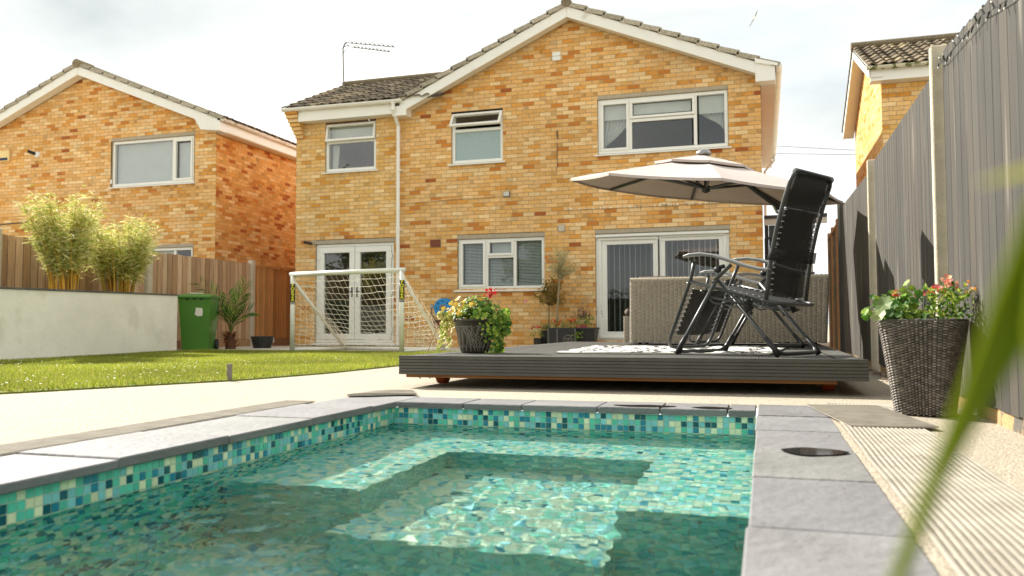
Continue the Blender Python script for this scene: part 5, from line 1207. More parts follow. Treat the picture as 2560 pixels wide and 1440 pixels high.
# ------------------------------------------------------------------ leaf patterned planter on the deck
rnd.seed(41)
PC = Vector((-2.17, 6.06, .2135))
pp = thing('flower_pot', 'dark pot with pale leaf pattern and trailing plants on the deck', 'planter', PC)
prof = [(0, 0), (.100, 0), (.108, .006), (.150, .20), (.160, .242), (.168, .245), (.168, .262), (.150, .262), (.148, .235), (0, .225)]
q = MB(); q.lathe([(r_, z+PC.z) for r_, z in prof], 36, c=(PC.x, PC.y), col=s2l((64, 58, 50))); q.build('pot', M['attrmat'], pp, smooth=True)
q = MB(); pc_ = s2l((150, 144, 132))
def psurf(a, z): r_ = .108+(.152-.108)*(z-.006)/.2+.0025 if z < .206 else .155+.002; return PC+Vector((r_*math.cos(a), r_*math.sin(a), z))
for k in range(15):
    a = R(-90)+R(200)*(k/14-.5); st = []
    for s in np.linspace(0, 1, 9): st.append(psurf(a+.10*math.sin(s*4+k), .012+.20*s))
    q.tube(st, .0022, 4, col=pc_)
    for i in range(1, 9):
        for sg in (-1, 1):
            if rnd.random() < .25: continue
            z = .012+.20*i/8.5; a0 = a+.10*math.sin(i/8*4+k); da = sg*.16; lp = [psurf(a0+da*t+.05*math.sin(math.pi*t)*w, min(.205, z+.026*t+.010*math.sin(math.pi*t)*w*sg)) for t, w in ((0, 0), (.4, 1), (.8, .8), (1, 0), (.7, -.8), (.3, -.8))]
            q.tube(lp, .0016, 4, closed=True, col=pc_)
q.build('leaf_pattern', M['attrmat'], pp, kind='stuff')
GG = [s2l((116, 150, 42)), s2l((90, 130, 36)), s2l((150, 174, 62)), s2l((66, 104, 30)), s2l((174, 190, 84))]
VG = [s2l((214, 206, 122)), s2l((196, 196, 96)), s2l((226, 216, 150)), s2l((150, 170, 66))]
q = MB()
for i in range(900):
    d = rdir(-.05, 1); r_ = rnd.uniform(.08, .20); p = PC+Vector((d.x*r_*1.05+.02, d.y*r_*.9, .275+max(-.01, d.z)*r_*.85)); rleaf(q, p, d+Vector((0, -.3, .5)), rnd.uniform(.008, .024), jc(rnd.choice(GG), .2))
for i in range(420):    # trailing ivy on one side
    s = rnd.random(); a = R(-8)+rnd.gauss(0, .30); p = PC+Vector(((.17+.03*s)*math.cos(a)+.01, (.17+.03*s)*math.sin(a), .27-.27*s**1.2+rnd.uniform(-.02, .03)))+rdir()*.025; rleaf(q, p, Vector((.5, -.9, .3))+rdir()*.5, rnd.uniform(.008, .017), jc(rnd.choice(GG), .2), 5)
for i in range(240):
    s = rnd.random(); p = PC+Vector((.20+.05*rnd.random(), .0+.1*rnd.random(), .32-.16*s))+rdir()*.03; rleaf(q, p, Vector((.6, -.8, .4))+rdir()*.5, rnd.uniform(.010, .020), jc(rnd.choice(GG), .2), 5)
q.build('foliage', M['leaf'], pp, kind='stuff')
q = MB()
for i in range(260):    # variegated yellow edge and its hanging shoots
    s = rnd.random()**1.3; k = rnd.randrange(4); base = PC+Vector((-.15-.03*k, -.06-.02*k, .29)); tip = PC+Vector(((-.19, -.25, -.21, -.22)[k], (-.1, -.13, -.12, -.08)[k], (.02, .0, .07, .14)[k])); p = base*(1-s)+tip*s+Vector((0, 0, .06*math.sin(math.pi*s)))+rdir()*.022; rleaf(q, p, Vector((-.3, -.9, .5))+rdir()*.5, rnd.uniform(.010, .020), jc(rnd.choice(VG), .15), 4)
for i in range(90):
    p = PC+Vector((-.10+rnd.gauss(0, .06), -.08+rnd.gauss(0, .05), .34+rnd.gauss(0, .035))); rleaf(q, p, Vector((-.2, -.8, .6))+rdir()*.5, rnd.uniform(.012, .024), jc(rnd.choice([s2l((226, 196, 84)), s2l((214, 180, 70))]), .15), 4)
q.build('variegated_foliage', M['leaf'], pp, kind='stuff')
q = MB()
for (tx, ty, tz) in ((.14, -.05, .455), (.005, -.03, .47), (-.33, -.16, .01)):
    q.tube([PC+Vector((tx*.5, ty*.5, .27)), PC+Vector((tx*.8, ty*.8, .36 if tz > .1 else .2)), PC+Vector((tx, ty, tz))], .0035, 5, col=s2l((150, 120, 60)))
q.build('stems', M['stemwood'], pp)
q = MB()
for i in range(70): rleaf(q, PC+Vector((.145, -.05, .462))+rdir()*Vector((1, 1, 1)).length*.014+Vector((rnd.gauss(0, .014), rnd.gauss(0, .01), rnd.gauss(0, .008))), rdir(-.2, 1), rnd.uniform(.006, .011), jc(s2l((196, 32, 36)), .2), 4)
q.build('red_flower', M['petal'], pp)
# ------------------------------------------------------------------ pots by the patio door
def sqpot(mb, x, y, z, w0, w1, d0, d1, h, col): mb.hexa([(x-w0/2, y-d0/2, z), (x+w0/2, y-d0/2, z), (x+w0/2, y+d0/2, z), (x-w0/2, y+d0/2, z), (x-w1/2, y-d1/2, z+h), (x+w1/2, y-d1/2, z+h), (x+w1/2, y+d1/2, z+h), (x-w1/2, y+d1/2, z+h)], col)
BLK = s2l((36, 34, 32))
def flowers(mb, lf, c, rx, ry, h, n, cols, nl, gcol=GG, ls=(.012, .03)):
    for i in range(nl):
        p = Vector(c)+Vector((rnd.uniform(-rx, rx), rnd.uniform(-ry, ry), rnd.uniform(0, h))); leaf(lf, p, rdir(-.2, 1), rnd.uniform(ls[0], ls[1])*1.6, rnd.uniform(*ls)*.6, jc(rnd.choice(gcol), .2))
    for i in range(n):
        p = Vector(c)+Vector((rnd.uniform(-rx, rx), rnd.uniform(-ry, 0), rnd.uniform(h*.5, h*1.1))); cc = rnd.choice(cols)
        for k in range(6): rleaf(mb, p+rdir()*.012, Vector((0, -1, .4))+rdir()*.6, rnd.uniform(.012, .020), jc(cc, .15), 4)
# crate with olive tree and orange flowers
cr = thing('crate_planter', 'black crate planter with round emblem holding a small olive tree', 'planter', (-3.56, 14.45, .01))
q = MB(); x0, x1, y0, y1, z0, z1 = -3.72, -3.22, 14.30, 14.62, .01, .37
for (a, b2, c, d) in ((x0, x1, y0, y0+.02), (x0, x1, y1-.02, y1), (x0, x0+.02, y0+.021, y1-.021), (x1-.02, x1, y0+.021, y1-.021)): q.box(a, b2, c, d, z0, z1, BLK)
q.box(x0-.008, x1+.008, y0-.008, y1+.008, z1+.001, z1+.016, s2l((58, 54, 50))); q.build('box', M['attrmat'], cr)
for xx in (x0-.012, (x0+x1)/2-.10, x1-.018):
    q = MB(); q.box(xx, xx+.03, y0-.010, y0-.001, z0, z1-.001, s2l((92, 88, 82))); q.build('corner_rib', M['attrmat'], cr)
q = MB(); n = 28; cx, cz = -3.36, .18
q.tube([(cx+.075*math.cos(6.283*k/n), y0-.006, cz+.075*math.sin(6.283*k/n)) for k in range(n)], .004, 5, closed=True, col=s2l((150, 142, 128)))
for k in range(5): q.tube([(cx-.05+.02*k, y0-.006, cz+.03*math.sin(k*2.1)), (cx-.04+.02*k, y0-.006, cz-.035+.03*math.cos(k*1.7)), (cx-.03+.022*k, y0-.006, cz+.03)], .0035, 4, col=s2l((150, 142, 128)))
q.build('emblem', M['attrmat'], cr)
q = MB(); fl = MB(); flowers(fl, q, (-3.42, 14.42, .36), .22, .13, .17, 16, [s2l((214, 108, 44)), s2l((206, 60, 44)), s2l((222, 140, 60))], 420); 
for i in range(60): p = Vector((-3.20+rnd.gauss(0, .04), 14.30, .34-rnd.random()*.16)); leaf(q, p, rdir(-.8, .3), .05, .02, jc(rnd.choice(GG)))
q.build('foliage', M['leaf'], cr, kind='stuff'); fl.build('flowers', M['petal'], cr, kind='stuff')
ol = thing('olive_tree', 'slender silvery olive tree with a loose round crown in the crate', 'tree', (-3.57, 14.46, .36))
q = MB(); q.tube([(-3.62, 14.46, .33), (-3.58, 14.46, .8), (-3.55, 14.46, 1.22), (-3.53, 14.46, 1.40)], [.022, .019, .018, .014], 8, col=s2l((150, 132, 98)))
tips = []
for i in range(46):
    d = rdir(-.1, 1); b0 = Vector((-3.54, 14.46, rnd.uniform(1.25, 1.4))); e_ = b0+Vector((d.x*.30, d.y*.25, d.z*.42+.10)); m_ = (b0+e_)/2+rdir()*.04; q.tube([b0, m_, e_], [.005, .0035, .0015], 4, col=s2l((170, 148, 110))); tips += [(b0, m_), (m_, e_), (m_, e_)]
q.build('trunk', M['stemwood'], ol)
q = MB()
for i in range(2300):
    a, b2 = rnd.choice(tips); p = a+(b2-a)*rnd.random()+rdir()*.05; leaf(q, p, rdir(-.4, .9), rnd.uniform(.03, .05), .010, jc(rnd.choice([s2l((214, 204, 160)), s2l((184, 180, 132)), s2l((226, 216, 176)), s2l((150, 154, 104))])))
q.build('crown', M['leaf'], ol, kind='stuff')
by = thing('bay_shrub', 'bronze green rounded shrub on a bare stem beside the olive tree', 'shrub', (-3.80, 14.66, .01))
q = MB(); q.tube([(-3.81, 14.66, .3), (-3.80, 14.66, .62), (-3.80, 14.66, .80)], [.016, .014, .012], 8, col=s2l((128, 116, 84)))
tips = []
for i in range(26):
    d = rdir(-.2, 1); b0 = Vector((-3.80, 14.66, .80)); e_ = b0+Vector((d.x*.30, d.y*.24, d.z*.42+.12)); q.tube([b0, (b0+e_)/2+rdir()*.03, e_], [.006, .004, .002], 4, col=s2l((110, 90, 50))); tips.append((b0, e_))
q.build('trunk', M['stemwood'], by); q = MB()
for i in range(1050):
    a, b2 = rnd.choice(tips); p = a+(b2-a)*(.3+.7*rnd.random())+rdir()*.05; leaf(q, p, rdir(-.4, 1), rnd.uniform(.04, .075), .018, jc(rnd.choice([s2l((150, 116, 40)), s2l((112, 112, 40)), s2l((84, 92, 34)), s2l((170, 128, 50))]), .25))
q.build('crown', M['leaf'], by, kind='stuff')
q = MB(); q.lathe([(0, .01), (.12, .01), (.14, .34), (.13, .34), (.12, .32), (0, .32)], 20, c=(-3.82, 14.66), col=BLK); q.build('pot', M['attrmat'], by)
sp = thing('flower_pot', 'black pot with red flowers and grassy leaves at the end of the row', 'planter', (-3.92, 14.40, .01))
q = MB(); q.lathe([(0, .01), (.075, .01), (.092, .20), (.08, .2), (0, .18)], 20, c=(-3.93, 14.40), col=BLK); q.build('pot', M['attrmat'], sp)
q = MB(); fl = MB(); flowers(fl, q, (-3.96, 14.40, .2), .11, .09, .22, 6, [s2l((206, 60, 60)), s2l((214, 90, 100))], 160); 
for i in range(120): p = Vector((-3.80+rnd.gauss(0, .05), 14.44, .34)); leaf(q, p, Vector((rnd.gauss(0, .5), rnd.gauss(0, .4), 1)), rnd.uniform(.1, .2), .006, jc(s2l((138, 150, 96))))
q.build('foliage', M['leaf'], sp, kind='stuff'); fl.build('flowers', M['petal'], sp, kind='stuff')
q = MB(); q.tube([(-4.0, 14.40, .38), (-4.12, 14.38, .68), (-4.16, 14.38, .86)], .0025, 4, col=s2l((130, 140, 70))); q.build('stem', M['stemwood'], sp)
q = MB()
for i in range(14): rleaf(q, Vector((-4.16, 14.37, .875))+rdir()*.018, Vector((0, -1, .3))+rdir()*.4, .02, jc(s2l((232, 160, 168)), .1), 4)
q.build('pink_flower', M['petal'], sp)
sv = thing('flower_pot', 'tapered black tub with purple salvia spikes next to the patio door', 'planter', (-3.06, 14.55, .01))
q = MB(); sqpot(q, -3.06, 14.55, .01, .26, .36, .26, .36, .35, BLK); q.bbox(-3.255, -2.865, 14.355, 14.745, .361, .39, .006, s2l((50, 48, 46))); q.build('pot', M['attrmat'], sv)
q = MB(); fl = MB()
for i in range(360): p = Vector((-3.10+rnd.gauss(0, .09), 14.52+rnd.gauss(0, .07), .39+rnd.random()*.22)); leaf(q, p, rdir(0, 1), rnd.uniform(.03, .06), .014, jc(rnd.choice(GG[1:4]), .2))
for i in range(26):
    x = -3.12+rnd.gauss(0, .10); y = 14.5+rnd.gauss(0, .06); h = rnd.uniform(.14, .28); p0 = Vector((x, y, .56)); p1 = p0+Vector((rnd.gauss(0, .03), 0, h))
    for k in range(26): t = rnd.random(); rleaf(fl, p0+(p1-p0)*t+rdir()*.007, rdir(), .008*(1.2-.6*t), jc(rnd.choice([s2l((112, 66, 92)), s2l((86, 50, 80)), s2l((134, 84, 98))]), .2), 3)
for i in range(6):
    p = Vector((-3.08+rnd.gauss(0, .05), 14.38, .41)); 
    for k in range(6): rleaf(fl, p+rdir()*.014, Vector((0, -1, .4))+rdir()*.5, .017, jc(s2l((190, 70, 90)), .15), 4)
q.build('foliage', M['leaf'], sv, kind='stuff'); fl.build('flowers', M['petal'], sv, kind='stuff')
# ------------------------------------------------------------------ square woven pot by the grey fence
WP = Vector((.725, 4.33, 0)); wp = thing('wicker_planter', 'tall grey woven planter with flowers standing against the grey fence', 'planter', WP)
def wring(a, v):
    w = (.112+.060*v)*(1-.012*math.sin(math.pi*v)); c, s = math.cos(a), math.sin(a); k = (abs(c)**5+abs(s)**5)**(-1/5.); x, y = w*c*k, w*s*k; al = R(-22)
    return Vector((x*math.cos(al)-y*math.sin(al), x*math.sin(al)+y*math.cos(al), .44*v))
def wpt(u, v):
    a = u*2*math.pi; p = wring(a, v); n_ = Vector((p.x, p.y, -.05)).normalized(); return WP+p, n_
q = MB(); weave(q, wpt, 60, 36, [s2l((128, 120, 110)), s2l((112, 104, 94)), s2l((146, 136, 124))], .011, .78); q.build('weave', M['wicker'], wp, kind='stuff')
q = MB(); n = 60
for v0, v1 in ((.003, .5), (.5, 1.0)):
    for k in range(n):
        a, b2 = 6.283*k/n, 6.283*(k+1)/n; q.quad(*[WP+(wring(x, v)*.985 if v < .9 else wring(x, v)*.985) for x, v in ((a, v0), (b2, v0), (b2, v1), (a, v1))])
q.poly([WP+Vector((wring(6.283*k/n, 1).x*.95, wring(6.283*k/n, 1).y*.95, .40)) for k in range(n)]); q.build('liner', M['wickerdark'], wp)
q = MB(); q.tube([WP+wring(6.283*k/n, 1) for k in range(n)], .008, 6, closed=True, col=s2l((84, 78, 70))); q.build('rim', M['wicker'], wp, smooth=True)
q = MB()
for i in range(210):
    p = WP+Vector((-.12+rnd.gauss(0, .05), rnd.gauss(0, .05)-.03, .45+abs(rnd.gauss(0, .055)))); rleaf(q, p, Vector((-.3, -.6, .8))+rdir()*.7, rnd.uniform(.012, .027), jc(rnd.choice([s2l((110, 150, 40)), s2l((76, 120, 34)), s2l((140, 166, 60)), s2l((60, 96, 30))]), .2))
rleaf(q, WP+Vector((-.21, -.10, .47)), (-.5, -.6, .5), .042, s2l((150, 160, 100))); rleaf(q, WP+Vector((-.19, -.14, .52)), (-.4, -.7, .4), .045, s2l((120, 140, 80)))
for i in range(300):
    p = WP+Vector((.10+rnd.gauss(0, .06), rnd.gauss(0, .06)-.02, .44+rnd.random()*.15)); leaf(q, p, rdir(-.1, 1), rnd.uniform(.03, .055), .014, jc(rnd.choice(GG), .2))
q.build('foliage', M['leaf'], wp, kind='stuff')
q = MB()
for (dx, dz, n, cs) in ((.105, .61, 34, [s2l((232, 168, 138)), s2l((222, 130, 116)), s2l((236, 188, 140))]), (.06, .585, 12, [s2l((220, 108, 112))]), (.01, .565, 8, [s2l((206, 84, 70))]), (.20, .575, 6, [s2l((232, 160, 90))]), (.195, .62, 3, [s2l((220, 150, 90))]), (-.13, .565, 5, [s2l((224, 96, 50))])):
    for i in range(n): rleaf(q, WP+Vector((dx+rnd.gauss(0, .018), -.05+rnd.gauss(0, .015), dz+rnd.gauss(0, .014))), Vector((0, -1, .5))+rdir()*.7, rnd.uniform(.007, .013), jc(rnd.choice(cs), .12), 4)
q.build('flowers', M['petal'], wp, kind='stuff')
# ------------------------------------------------------------------ perforated runner mats
def runner(label, P, L, Wd, rz, z=.0, nrib=26, wav=.0018, bc=(186, 178, 164)):
    o = thing('mesh_mat', label, 'mat', (P[0], P[1], z), rz, 'perforated runner mats')
    q = MB(); n = max(2, int(L/.06)); 
    for k in range(nrib):
        xx = -Wd/2+Wd*(k+.5)/nrib; w = Wd/nrib*.30; prev = None
        for i in range(n+1):
            yy = L*i/n; zz = .005+wav*math.sin(yy*5.1+xx*3)+wav*.6*math.sin(yy*11+xx*9); cur = [(xx-w, yy, zz), (xx-w*.6, yy, zz+.0022), (xx+w*.6, yy, zz+.0022), (xx+w, yy, zz)]
            if prev:
                for a in range(3): q.quad(prev[a], prev[a+1], cur[a+1], cur[a])
            prev = cur
    q.build('ribs', M['matm'], o, local=True, kind='stuff')
    q = MB(); nn = int(L/.0125)
    for i in range(nn):
        yy = (i+.5)*.0125; zf = lambda xx: .0035+wav*math.sin(yy*5.1+xx*3)+wav*.6*math.sin(yy*11+xx*9)
        xs = [-Wd/2, -Wd/4, 0, Wd/4, Wd/2]
        for a, b2 in zip(xs, xs[1:]): q.quad((a, yy-.0032, zf(a)+.001), (b2, yy-.0032, zf(b2)+.001), (b2, yy+.0032, zf(b2)+.001), (a, yy+.0032, zf(a)+.001))
    q.build('cross_strands', M['matm'], o, local=True, kind='stuff')
    q = MB(); q.box(-Wd/2+.004, Wd/2-.004, .004, L-.004, .0005, .0022, s2l(bc)); q.build('gap_sheet', M['attrmat'], o, local=True); return o  # sheet added under the ribs; darker below the long mat so gaps look dark
runner('long pale perforated mat beside the pool coping under the fence', (.455, .5), 4.25, .31, 0, nrib=18, bc=(104, 97, 86))
runner('pale perforated mat running under the woven planter to the fence', (.60, 4.10), .34, .9, R(90)+R(8), z=.006, nrib=60, wav=.0006, bc=(198, 190, 176))
runner('narrow perforated mat along the coping on the gravel side', (-2.51, .6), 3.5, .19, R(0), nrib=16, wav=.0004, z=-.003, bc=(198, 190, 176))
runner('small curled perforated mat near the far pool corner', (-2.44, 4.50), .42, .22, R(-58), z=.004, nrib=18, wav=.008)
# puddles on the coping: thin sheets of water
M['wet'] = mat('wet_slate', s2l((44, 42, 41)), .08, .2, 6, spec=.7, pos=True)
def puddle(name, label, cx, cy, rx, ry, seed, z=.0042, cat='puddle'):
    rr = random.Random(seed); q = MB(); n = 40; ph = [rr.uniform(0, 6) for _ in range(3)]
    q.poly([(cx+rx*math.cos(6.283*k/n)*(1+.10*math.sin(3*6.283*k/n+ph[0])), cy+ry*math.sin(6.283*k/n)*(1+.16*math.sin(2*6.283*k/n+ph[1])+.1*math.sin(5*6.283*k/n+ph[2])), z) for k in range(n)])
    o = q.build(name, M['wet']); tag(o, label, cat); return o
puddle('puddle', 'dark oval puddle on the slate coping beside the mat', .145, 2.90, .105, .075, 1)
puddle('puddle', 'long wet splash on the far coping beside the deck', -.60, 4.30, .16, .05, 2)
puddle('puddle', 'smaller wet splash on the far coping by its corner', -.26, 4.29, .10, .045, 5)
# ------------------------------------------------------------------ small things on the walls and roofs
hr = thing('hose_reel', 'blue garden hose reel hanging on the brick wall under the window', 'hose reel', (-5.95, 14.9, .75))
q = MB(); cx, cz = -5.93, .77; blue = s2l((36, 136, 196))
q.lathe([(.06, -.05), (.185, -.05), (.19, -.04), (.185, -.032), (.06, -.032)], 30, axis='y', o=(cx, 14.78, cz), col=blue); q.lathe([(.06, .06), (.19, .06), (.195, .07), (.19, .08), (.06, .08)], 30, axis='y', o=(cx, 14.82, cz), col=blue); q.build('drum', M['attrmat'], hr)
q = MB(); q.lathe([(0, -.06), (.07, -.06), (.075, -.05), (.075, -.03), (0, -.03)], 24, axis='y', o=(cx, 14.78, cz), col=s2l((120, 116, 112))); q.build('hub', M['attrmat'], hr)
for k in range(8):
    a = 6.283*k/8; q = MB(); c = Vector((cx+.135*math.cos(a), 14.727, cz+.135*math.sin(a))); u = Vector((-math.sin(a), 0, math.cos(a))); v = Vector((math.cos(a), 0, math.sin(a))); q.poly([c+u*(.028*math.cos(t))+v*(.011*math.sin(t)) for t in [6.283*i/14 for i in range(14)]], s2l((20, 30, 36))); q.build('slot', M['attrmat'], hr)
q = MB(); q.tube([(cx-.24, 14.76, cz+.08), (cx-.25, 14.76, cz-.10), (cx-.18, 14.78, cz-.24), (cx+.2, 14.80, cz-.24), (cx+.24, 14.85, cz-.05)], .010, 6, col=s2l((60, 60, 56))); q.bbox(cx-.27, cx-.21, 14.74, 14.79, cz+.0, cz+.07, .006, s2l((150, 160, 160))); q.bbox(cx-.05, cx+.05, 14.86, 14.99, cz-.05, cz+.05, .01, s2l((60, 60, 58))); q.build('bracket', M['attrmat'], hr)
q = MB()
for k in range(7): q.tube([(cx+(.085+.012*(k % 3))*math.cos(t), 14.76+.016*k, cz+(.085+.012*(k % 3))*math.sin(t)) for t in [6.283*i/24 for i in range(24)]], .011, 6, closed=True, col=s2l((40, 110, 160)))
q.tube([(cx-.09, 14.80, cz-.08), (cx-.0, 14.82, cz-.35), (cx-.02, 14.86, cz-.62), (cx-.05, 14.88, cz-.72)], .009, 6, col=s2l((30, 60, 80))); q.build('hose', M['attrmat'], hr)
fl_ = thing('flood_light', 'small black flood light fixed to the brick wall', 'wall light', (-4.68, 15, 2.95))
q = MB(); q.bbox(-4.75, -4.61, 14.86, 14.90, 2.89, 3.0, .008, s2l((40, 38, 36))); q.build('housing', M['attrmat'], fl_); q = MB(); q.box(-4.74, -4.62, 14.855, 14.859, 2.90, 2.99, s2l((196, 192, 180))); q.build('lens', M['attrmat'], fl_); q = MB(); q.tube([(-4.68, 14.90, 2.95), (-4.68, 14.995, 2.97)], .014, 8, col=s2l((40, 38, 36))); q.build('bracket', M['attrmat'], fl_)
q = MB(); q.tube([(x, 14.985, z) for x, z in ((-6.9, 2.89), (-6.3, 2.90), (-5.7, 2.93), (-5.2, 2.92), (-4.75, 2.95))], .008, 6, col=s2l((222, 196, 150))); tag(q.build('wall_cable', M['attrmat']), 'pale cable running along the brick wall to the flood light', 'cable')
q = MB(); q.tube([(x, 14.985, z) for x, z in ((-3.55, 2.62), (-3.4, 2.60), (-2.9, 2.61), (-2.2, 2.60), (-1.4, 2.62), (-.5, 2.60), (-.1, 2.6))], .006, 5, col=s2l((226, 206, 170)))
for i in range(60): x = -3.5+3.3*rnd.random(); q.bbox(x, x+.025, 14.97, 14.99, 2.59, 2.63, .004, s2l((232, 214, 180)))
tag(q.build('string_lights', M['attrmat']), 'pale string of lights across the brick wall under the parasol', 'string lights')
cl_ = thing('camera_light', 'small black camera above the corner of the french doors', 'camera', (-9.0, 15, 2.2))
q = MB(); q.tube([(-8.98, 14.99, 2.14), (-8.98, 14.93, 2.16)], .02, 8, col=s2l((40, 38, 36))); q.build('mount', M['attrmat'], cl_); q = MB(); q.tube([(-8.92, 14.93, 2.13), (-9.08, 14.88, 2.17)], .028, 10, col=s2l((40, 38, 36))); q.build('body', M['attrmat'], cl_)
q = MB()
for (a, b2) in (((-3.70, 4.13), (-3.71, 4.04)), ((-3.71, 4.10), (-3.69, 3.96)), ((-3.70, 3.88), (-3.71, 3.70)), ((-3.71, 3.72), (-3.70, 3.45)), ((-3.70, 3.48), (-3.73, 3.36))): q.tube([(a[0], 14.985, a[1]), (b2[0], 14.98, b2[1])], .010 if a[1] > 4 else .005, 6, col=s2l((70, 48, 36)))
tag(q.build('wall_hook', M['attrmat']), 'rusty hook and hanging wire on the upper brick wall', 'hook')
# aerial
an = thing('tv_aerial', 'grey television aerial on a pole above the lower roof', 'aerial', (-9.36, 17.0, 6.0))
gcol = s2l((112, 104, 94))
q = MB(); q.tube([(-9.34, 17, 6.0), (-9.36, 17, 6.55), (-9.37, 17, 6.95), (-9.33, 17, 7.05), (-9.27, 17, 7.09)], .017, 8, col=gcol); q.build('pole', M['attrmat'], an)
for (p0, p1) in (((-9.28, 17, 7.08), (-8.05, 17.0, 6.85)), ((-9.18, 17.0, 6.97), (-8.16, 17, 6.75))):
    q = MB(); q.tube([p0, p1], .009, 6, col=gcol); q.build('boom', M['attrmat'], an)
    for k in range(10):
        t = .12+.85*k/9; p = Vector(p0)+(Vector(p1)-Vector(p0))*t; q = MB(); q.tube([p+Vector((0, -.14, .022)), p+Vector((0, .14, .022))], .006, 5, col=gcol); q.bbox(p.x-.012, p.x+.012, 16.985, 17.015, p.z-.01, p.z+.03, .003, gcol); q.build('element', M['attrmat'], an)
q = MB(); q.tube([(-9.36, 17, 6.98), (-9.24, 17, 7.02), (-9.2, 17, 6.99)], .010, 6, col=gcol); q.tube([(-9.36, 17, 6.84), (-9.22, 17, 7.0)], .008, 6, col=gcol); q.build('bracket', M['attrmat'], an)
# gull
gu = thing('gull', 'pale gull gliding in the sky above the gable', 'bird', (-.225, 40, 15)); gu.scale = (.62, .62, .62)
def bird():
    q = MB(); C_ = Vector((0, 0, 0)); fwd_ = Vector((.75, .3, .45)).normalized(); wing = Vector((.45, -.1, .85)).normalized(); up_ = wing.cross(fwd_).normalized()
    wt, gr = s2l((242, 240, 232)), s2l((150, 140, 120))
    q.tube([C_-fwd_*.20, C_-fwd_*.12, C_, C_+fwd_*.12, C_+fwd_*.19, C_+fwd_*.24], [.015, .045, .065, .05, .035, .008], 10, col=wt)
    q.poly([C_-fwd_*.15, C_-fwd_*.30+wing*.05, C_-fwd_*.30-wing*.05], wt); q.poly([C_-fwd_*.15-up_*.01, C_-fwd_*.30-wing*.05-up_*.01, C_-fwd_*.30+wing*.05-up_*.01], wt)
    q.build('body', M['attrmat'], gu, smooth=False, local=True)
    for s in (-1, 1):
        q = MB(); w_ = wing*s; st = [(0, .11, .0), (.25, .13, .06), (.5, .09, .05), (.72, .015, -.02)]; g = []
        for (d, ch, dz) in st: c = C_+w_*d+up_*dz+fwd_*(.03 if d < .3 else -.06*d); g.append((c+fwd_*ch*.5, c+up_*.012, c-fwd_*ch*.5))
        for i in range(3):
            col = wt if i < 2 else gr
            for k in range(2):
                q.quad(g[i][k], g[i][k+1], g[i+1][k+1], g[i+1][k], col); dn = up_*-.006; q.quad(g[i][k]+dn, g[i+1][k]+dn, g[i+1][k+1]+dn, g[i][k+1]+dn, gr)
        q.build('wing', M['attrmat'], gu, local=True)
bird()
# overhead wires
for (z0, z1, lb) in ((6.68, 6.38, 'higher of two thin overhead wires between the houses'), (6.42, 6.23, 'lower of two thin overhead wires between the houses')):
    q = MB(); q.tube([(-8+24*t, 30, z0+(z1-z0)*(8.68-8+24*t-.68-0+0)/2.4*0+z0*0+((z1-z0)/2.4)*(-8+24*t-.68)-.9*t*(1-t)*0) for t in [i/12 for i in range(13)]], .010, 5, col=s2l((90, 100, 96))); tag(q.build('overhead_wire', M['attrmat']), lb, 'wire')
# fairy lights on the fence
fy_ = thing('fairy_lights', 'dark string of fairy lights draped along the grey fence top', 'fairy lights', (.93, 4, 1.7))
pts = [Vector((.875, y, 1.0)) for y in ()]
ctrl = [(4.90, 1.84), (4.72, 1.80), (4.5, 1.79), (4.25, 1.77), (4.05, 1.755), (3.9, 1.745), (3.7, 1.70), (3.5, 1.66), (3.3, 1.635), (3.0, 1.60), (2.5, 1.62)]
P_ = [Vector((fx(y)-.035, y, z)) for y, z in ctrl]
q = MB(); q.tube(P_, .0022, 5, col=s2l((34, 40, 34))); q.build('cable', M['attrmat'], fy_)
for i in range(22):
    t = .2+9.2*i/22; k = int(t); p = P_[k]+(P_[k+1]-P_[k])*(t-k); d = Vector((-.25, rnd.uniform(-.8, .8), rnd.choice((-1, -1, 1, -.5)))).normalized(); q = MB(); q.tube([p, p+d*.030], .0042, 6, col=s2l((30, 34, 30))); q.tube([p+d*.030, p+d*.042], [.0036, .0018], 6, col=s2l((230, 228, 216))); q.build('bulb', M['attrmat'], fy_)
# fallen leaves along the fence foot
q = MB()
for i in range(150):
    y = rnd.uniform(5.2, 8.4); p = (fx(y)-.05-abs(rnd.gauss(0, .05)), y, .004+rnd.random()*.012); leaf(q, p, rdir(-.1, .2), rnd.uniform(.02, .045), .016, jc(rnd.choice([s2l((110, 84, 60)), s2l((84, 64, 48)), s2l((140, 116, 90))])), n=(0, 0, 1))
for i in range(14): leaf(q, (rnd.uniform(-.02, .7), rnd.uniform(1.6, 4.2), .012), rdir(-.05, .05), .012, .006, jc(s2l((130, 84, 56))), n=(0, 0, 1))
tag(q.build('leaf_litter', M['leaf']), 'dry brown leaves lying along the fence foot', None, kind='stuff')
# ------------------------------------------------------------------ strap leaves close to the lens
st = thing('strap_leaf_plant', 'out of focus green strap leaves arching close to the lens', 'plant', (.33, .56, 0))
def blade(pts, ws, col, tw=(0, 1, 0)):
    cq = Vector((0, 0, CAMH)); q = MB(); P = [cq+(Vector(p)-cq)*(.62 if Vector(p).z > .1 else 1) for p in pts]; ws = [w*.52 for w in ws]; g = []
    for i, p in enumerate(P):
        t = (P[min(i+1, len(P)-1)]-P[max(i-1, 0)]).normalized(); s = t.cross(Vector((-.25, .95, .1))).normalized(); nn_ = s.cross(t); g.append((p-s*ws[i]/2, p+nn_*ws[i]*.12, p+s*ws[i]/2))
    for i in range(len(g)-1):
        for k in range(2):
            q.quad(g[i][k], g[i][k+1], g[i+1][k+1], g[i+1][k], jc(col, .05)); o_ = Vector((0, .0015, 0)); q.quad(g[i][k]+o_, g[i+1][k]+o_, g[i+1][k+1]+o_, g[i][k+1]+o_, jc(col, .05))
    q.build('leaf', M['leaf'], st)
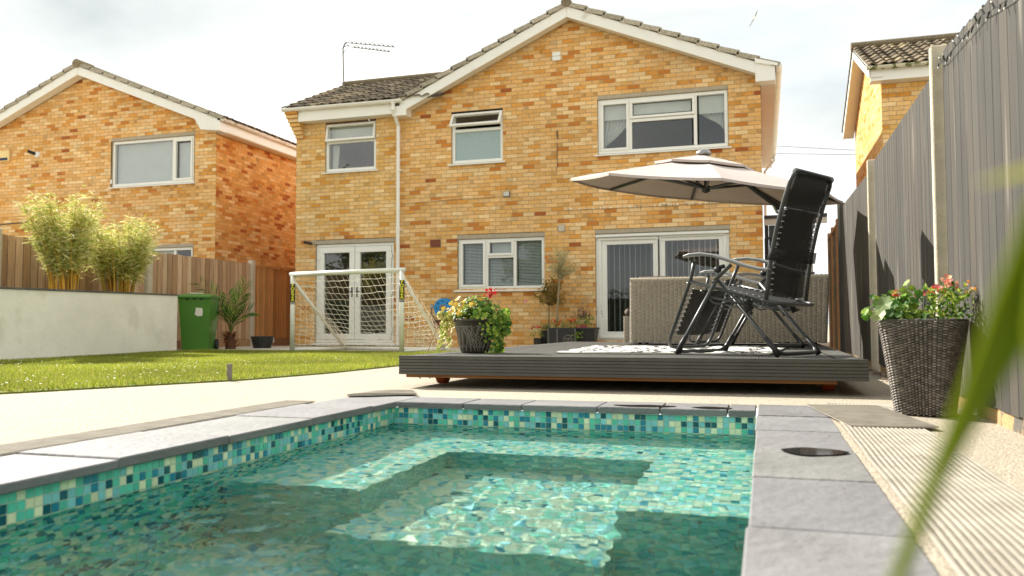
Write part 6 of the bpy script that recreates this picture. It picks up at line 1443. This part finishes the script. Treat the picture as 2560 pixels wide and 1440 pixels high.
blade([(.045, .45, 0), (.05, .47, .15), (.066, .50, .275), (.088, .50, .335), (.108, .49, .385), (.124, .47, .43), (.136, .45, .47), (.150, .43, .52), (.17, .40, .60)], [.012, .011, .010, .012, .022, .036, .040, .034, .012], s2l((122, 136, 24)))
blade([(.15, .44, 0), (.155, .46, .2), (.158, .47, .32), (.154, .46, .42), (.158, .44, .52), (.17, .42, .62)], [.02, .04, .07, .08, .07, .04], s2l((128, 142, 30)))
blade([(.19, .46, 0), (.20, .46, .25), (.185, .47, .44), (.150, .49, .505), (.112, .50, .497)], [.01, .012, .014, .016, .001], s2l((204, 200, 100)))
# ------------------------------------------------------------------ garden behind the lens, seen only in the window glass
def tree(label, x, y, h, r, seed, cols):
    rnd.seed(seed); t = thing('garden_tree', label, 'tree', (x, y, 0), group='trees mirrored in the windows'); q = MB()
    q.tube([(x, y, 0), (x+.1, y, h*.3), (x-.05, y+.1, h*.6), (x, y, h*.9)], [.22, .18, .12, .03], 10, col=s2l((96, 80, 60))); tips = []
    for i in range(40):
        d = rdir(-.1, 1); b0 = Vector((x, y, h*rnd.uniform(.3, .75))); e_ = b0+Vector((d.x*r, d.y*r, d.z*h*.28)); q.tube([b0, (b0+e_)/2+rdir()*.2, e_], [.05, .03, .01], 5, col=s2l((96, 80, 60))); tips.append((b0, e_))
    q.build('trunk', M['stemwood'], t); q = MB()
    for i in range(4500):
        a, b2 = rnd.choice(tips); p = a+(b2-a)*(.3+.75*rnd.random())+rdir()*.35; leaf(q, p, rdir(-.6, .8), rnd.uniform(.15, .32), .10, jc(rnd.choice(cols), .25))
    q.build('crown', M['leaf'], t, kind='stuff')
tree('leafy garden tree mirrored in the upper window of the extension', -17.5, -2.5, 7.6, 2.4, 51, [s2l((110, 128, 44)), s2l((80, 104, 34)), s2l((140, 150, 66))])
tree('leafy garden tree mirrored in the kitchen window', -9.5, -6.5, 5.0, 2.2, 52, [s2l((110, 128, 44)), s2l((80, 104, 34))])
rnd.seed(61)
hd = MB()
for i in range(9000):
    x = rnd.uniform(-22, 9); z = rnd.uniform(0, 1.9+.25*math.sin(x*1.7)); leaf(hd, (x, -8.3+rnd.gauss(0, .3), z), rdir(-.5, 1), rnd.uniform(.12, .25), .09, jc(rnd.choice([s2l((70, 92, 34)), s2l((50, 74, 28)), s2l((96, 112, 44))]), .25))
hd.box(-22, 9, -8.7, -8.3, 0, 1.7, s2l((44, 56, 24)))
tag(hd.build('hedge', M['leaf']), 'green hedge closing the garden, mirrored in the patio door', 'hedge')
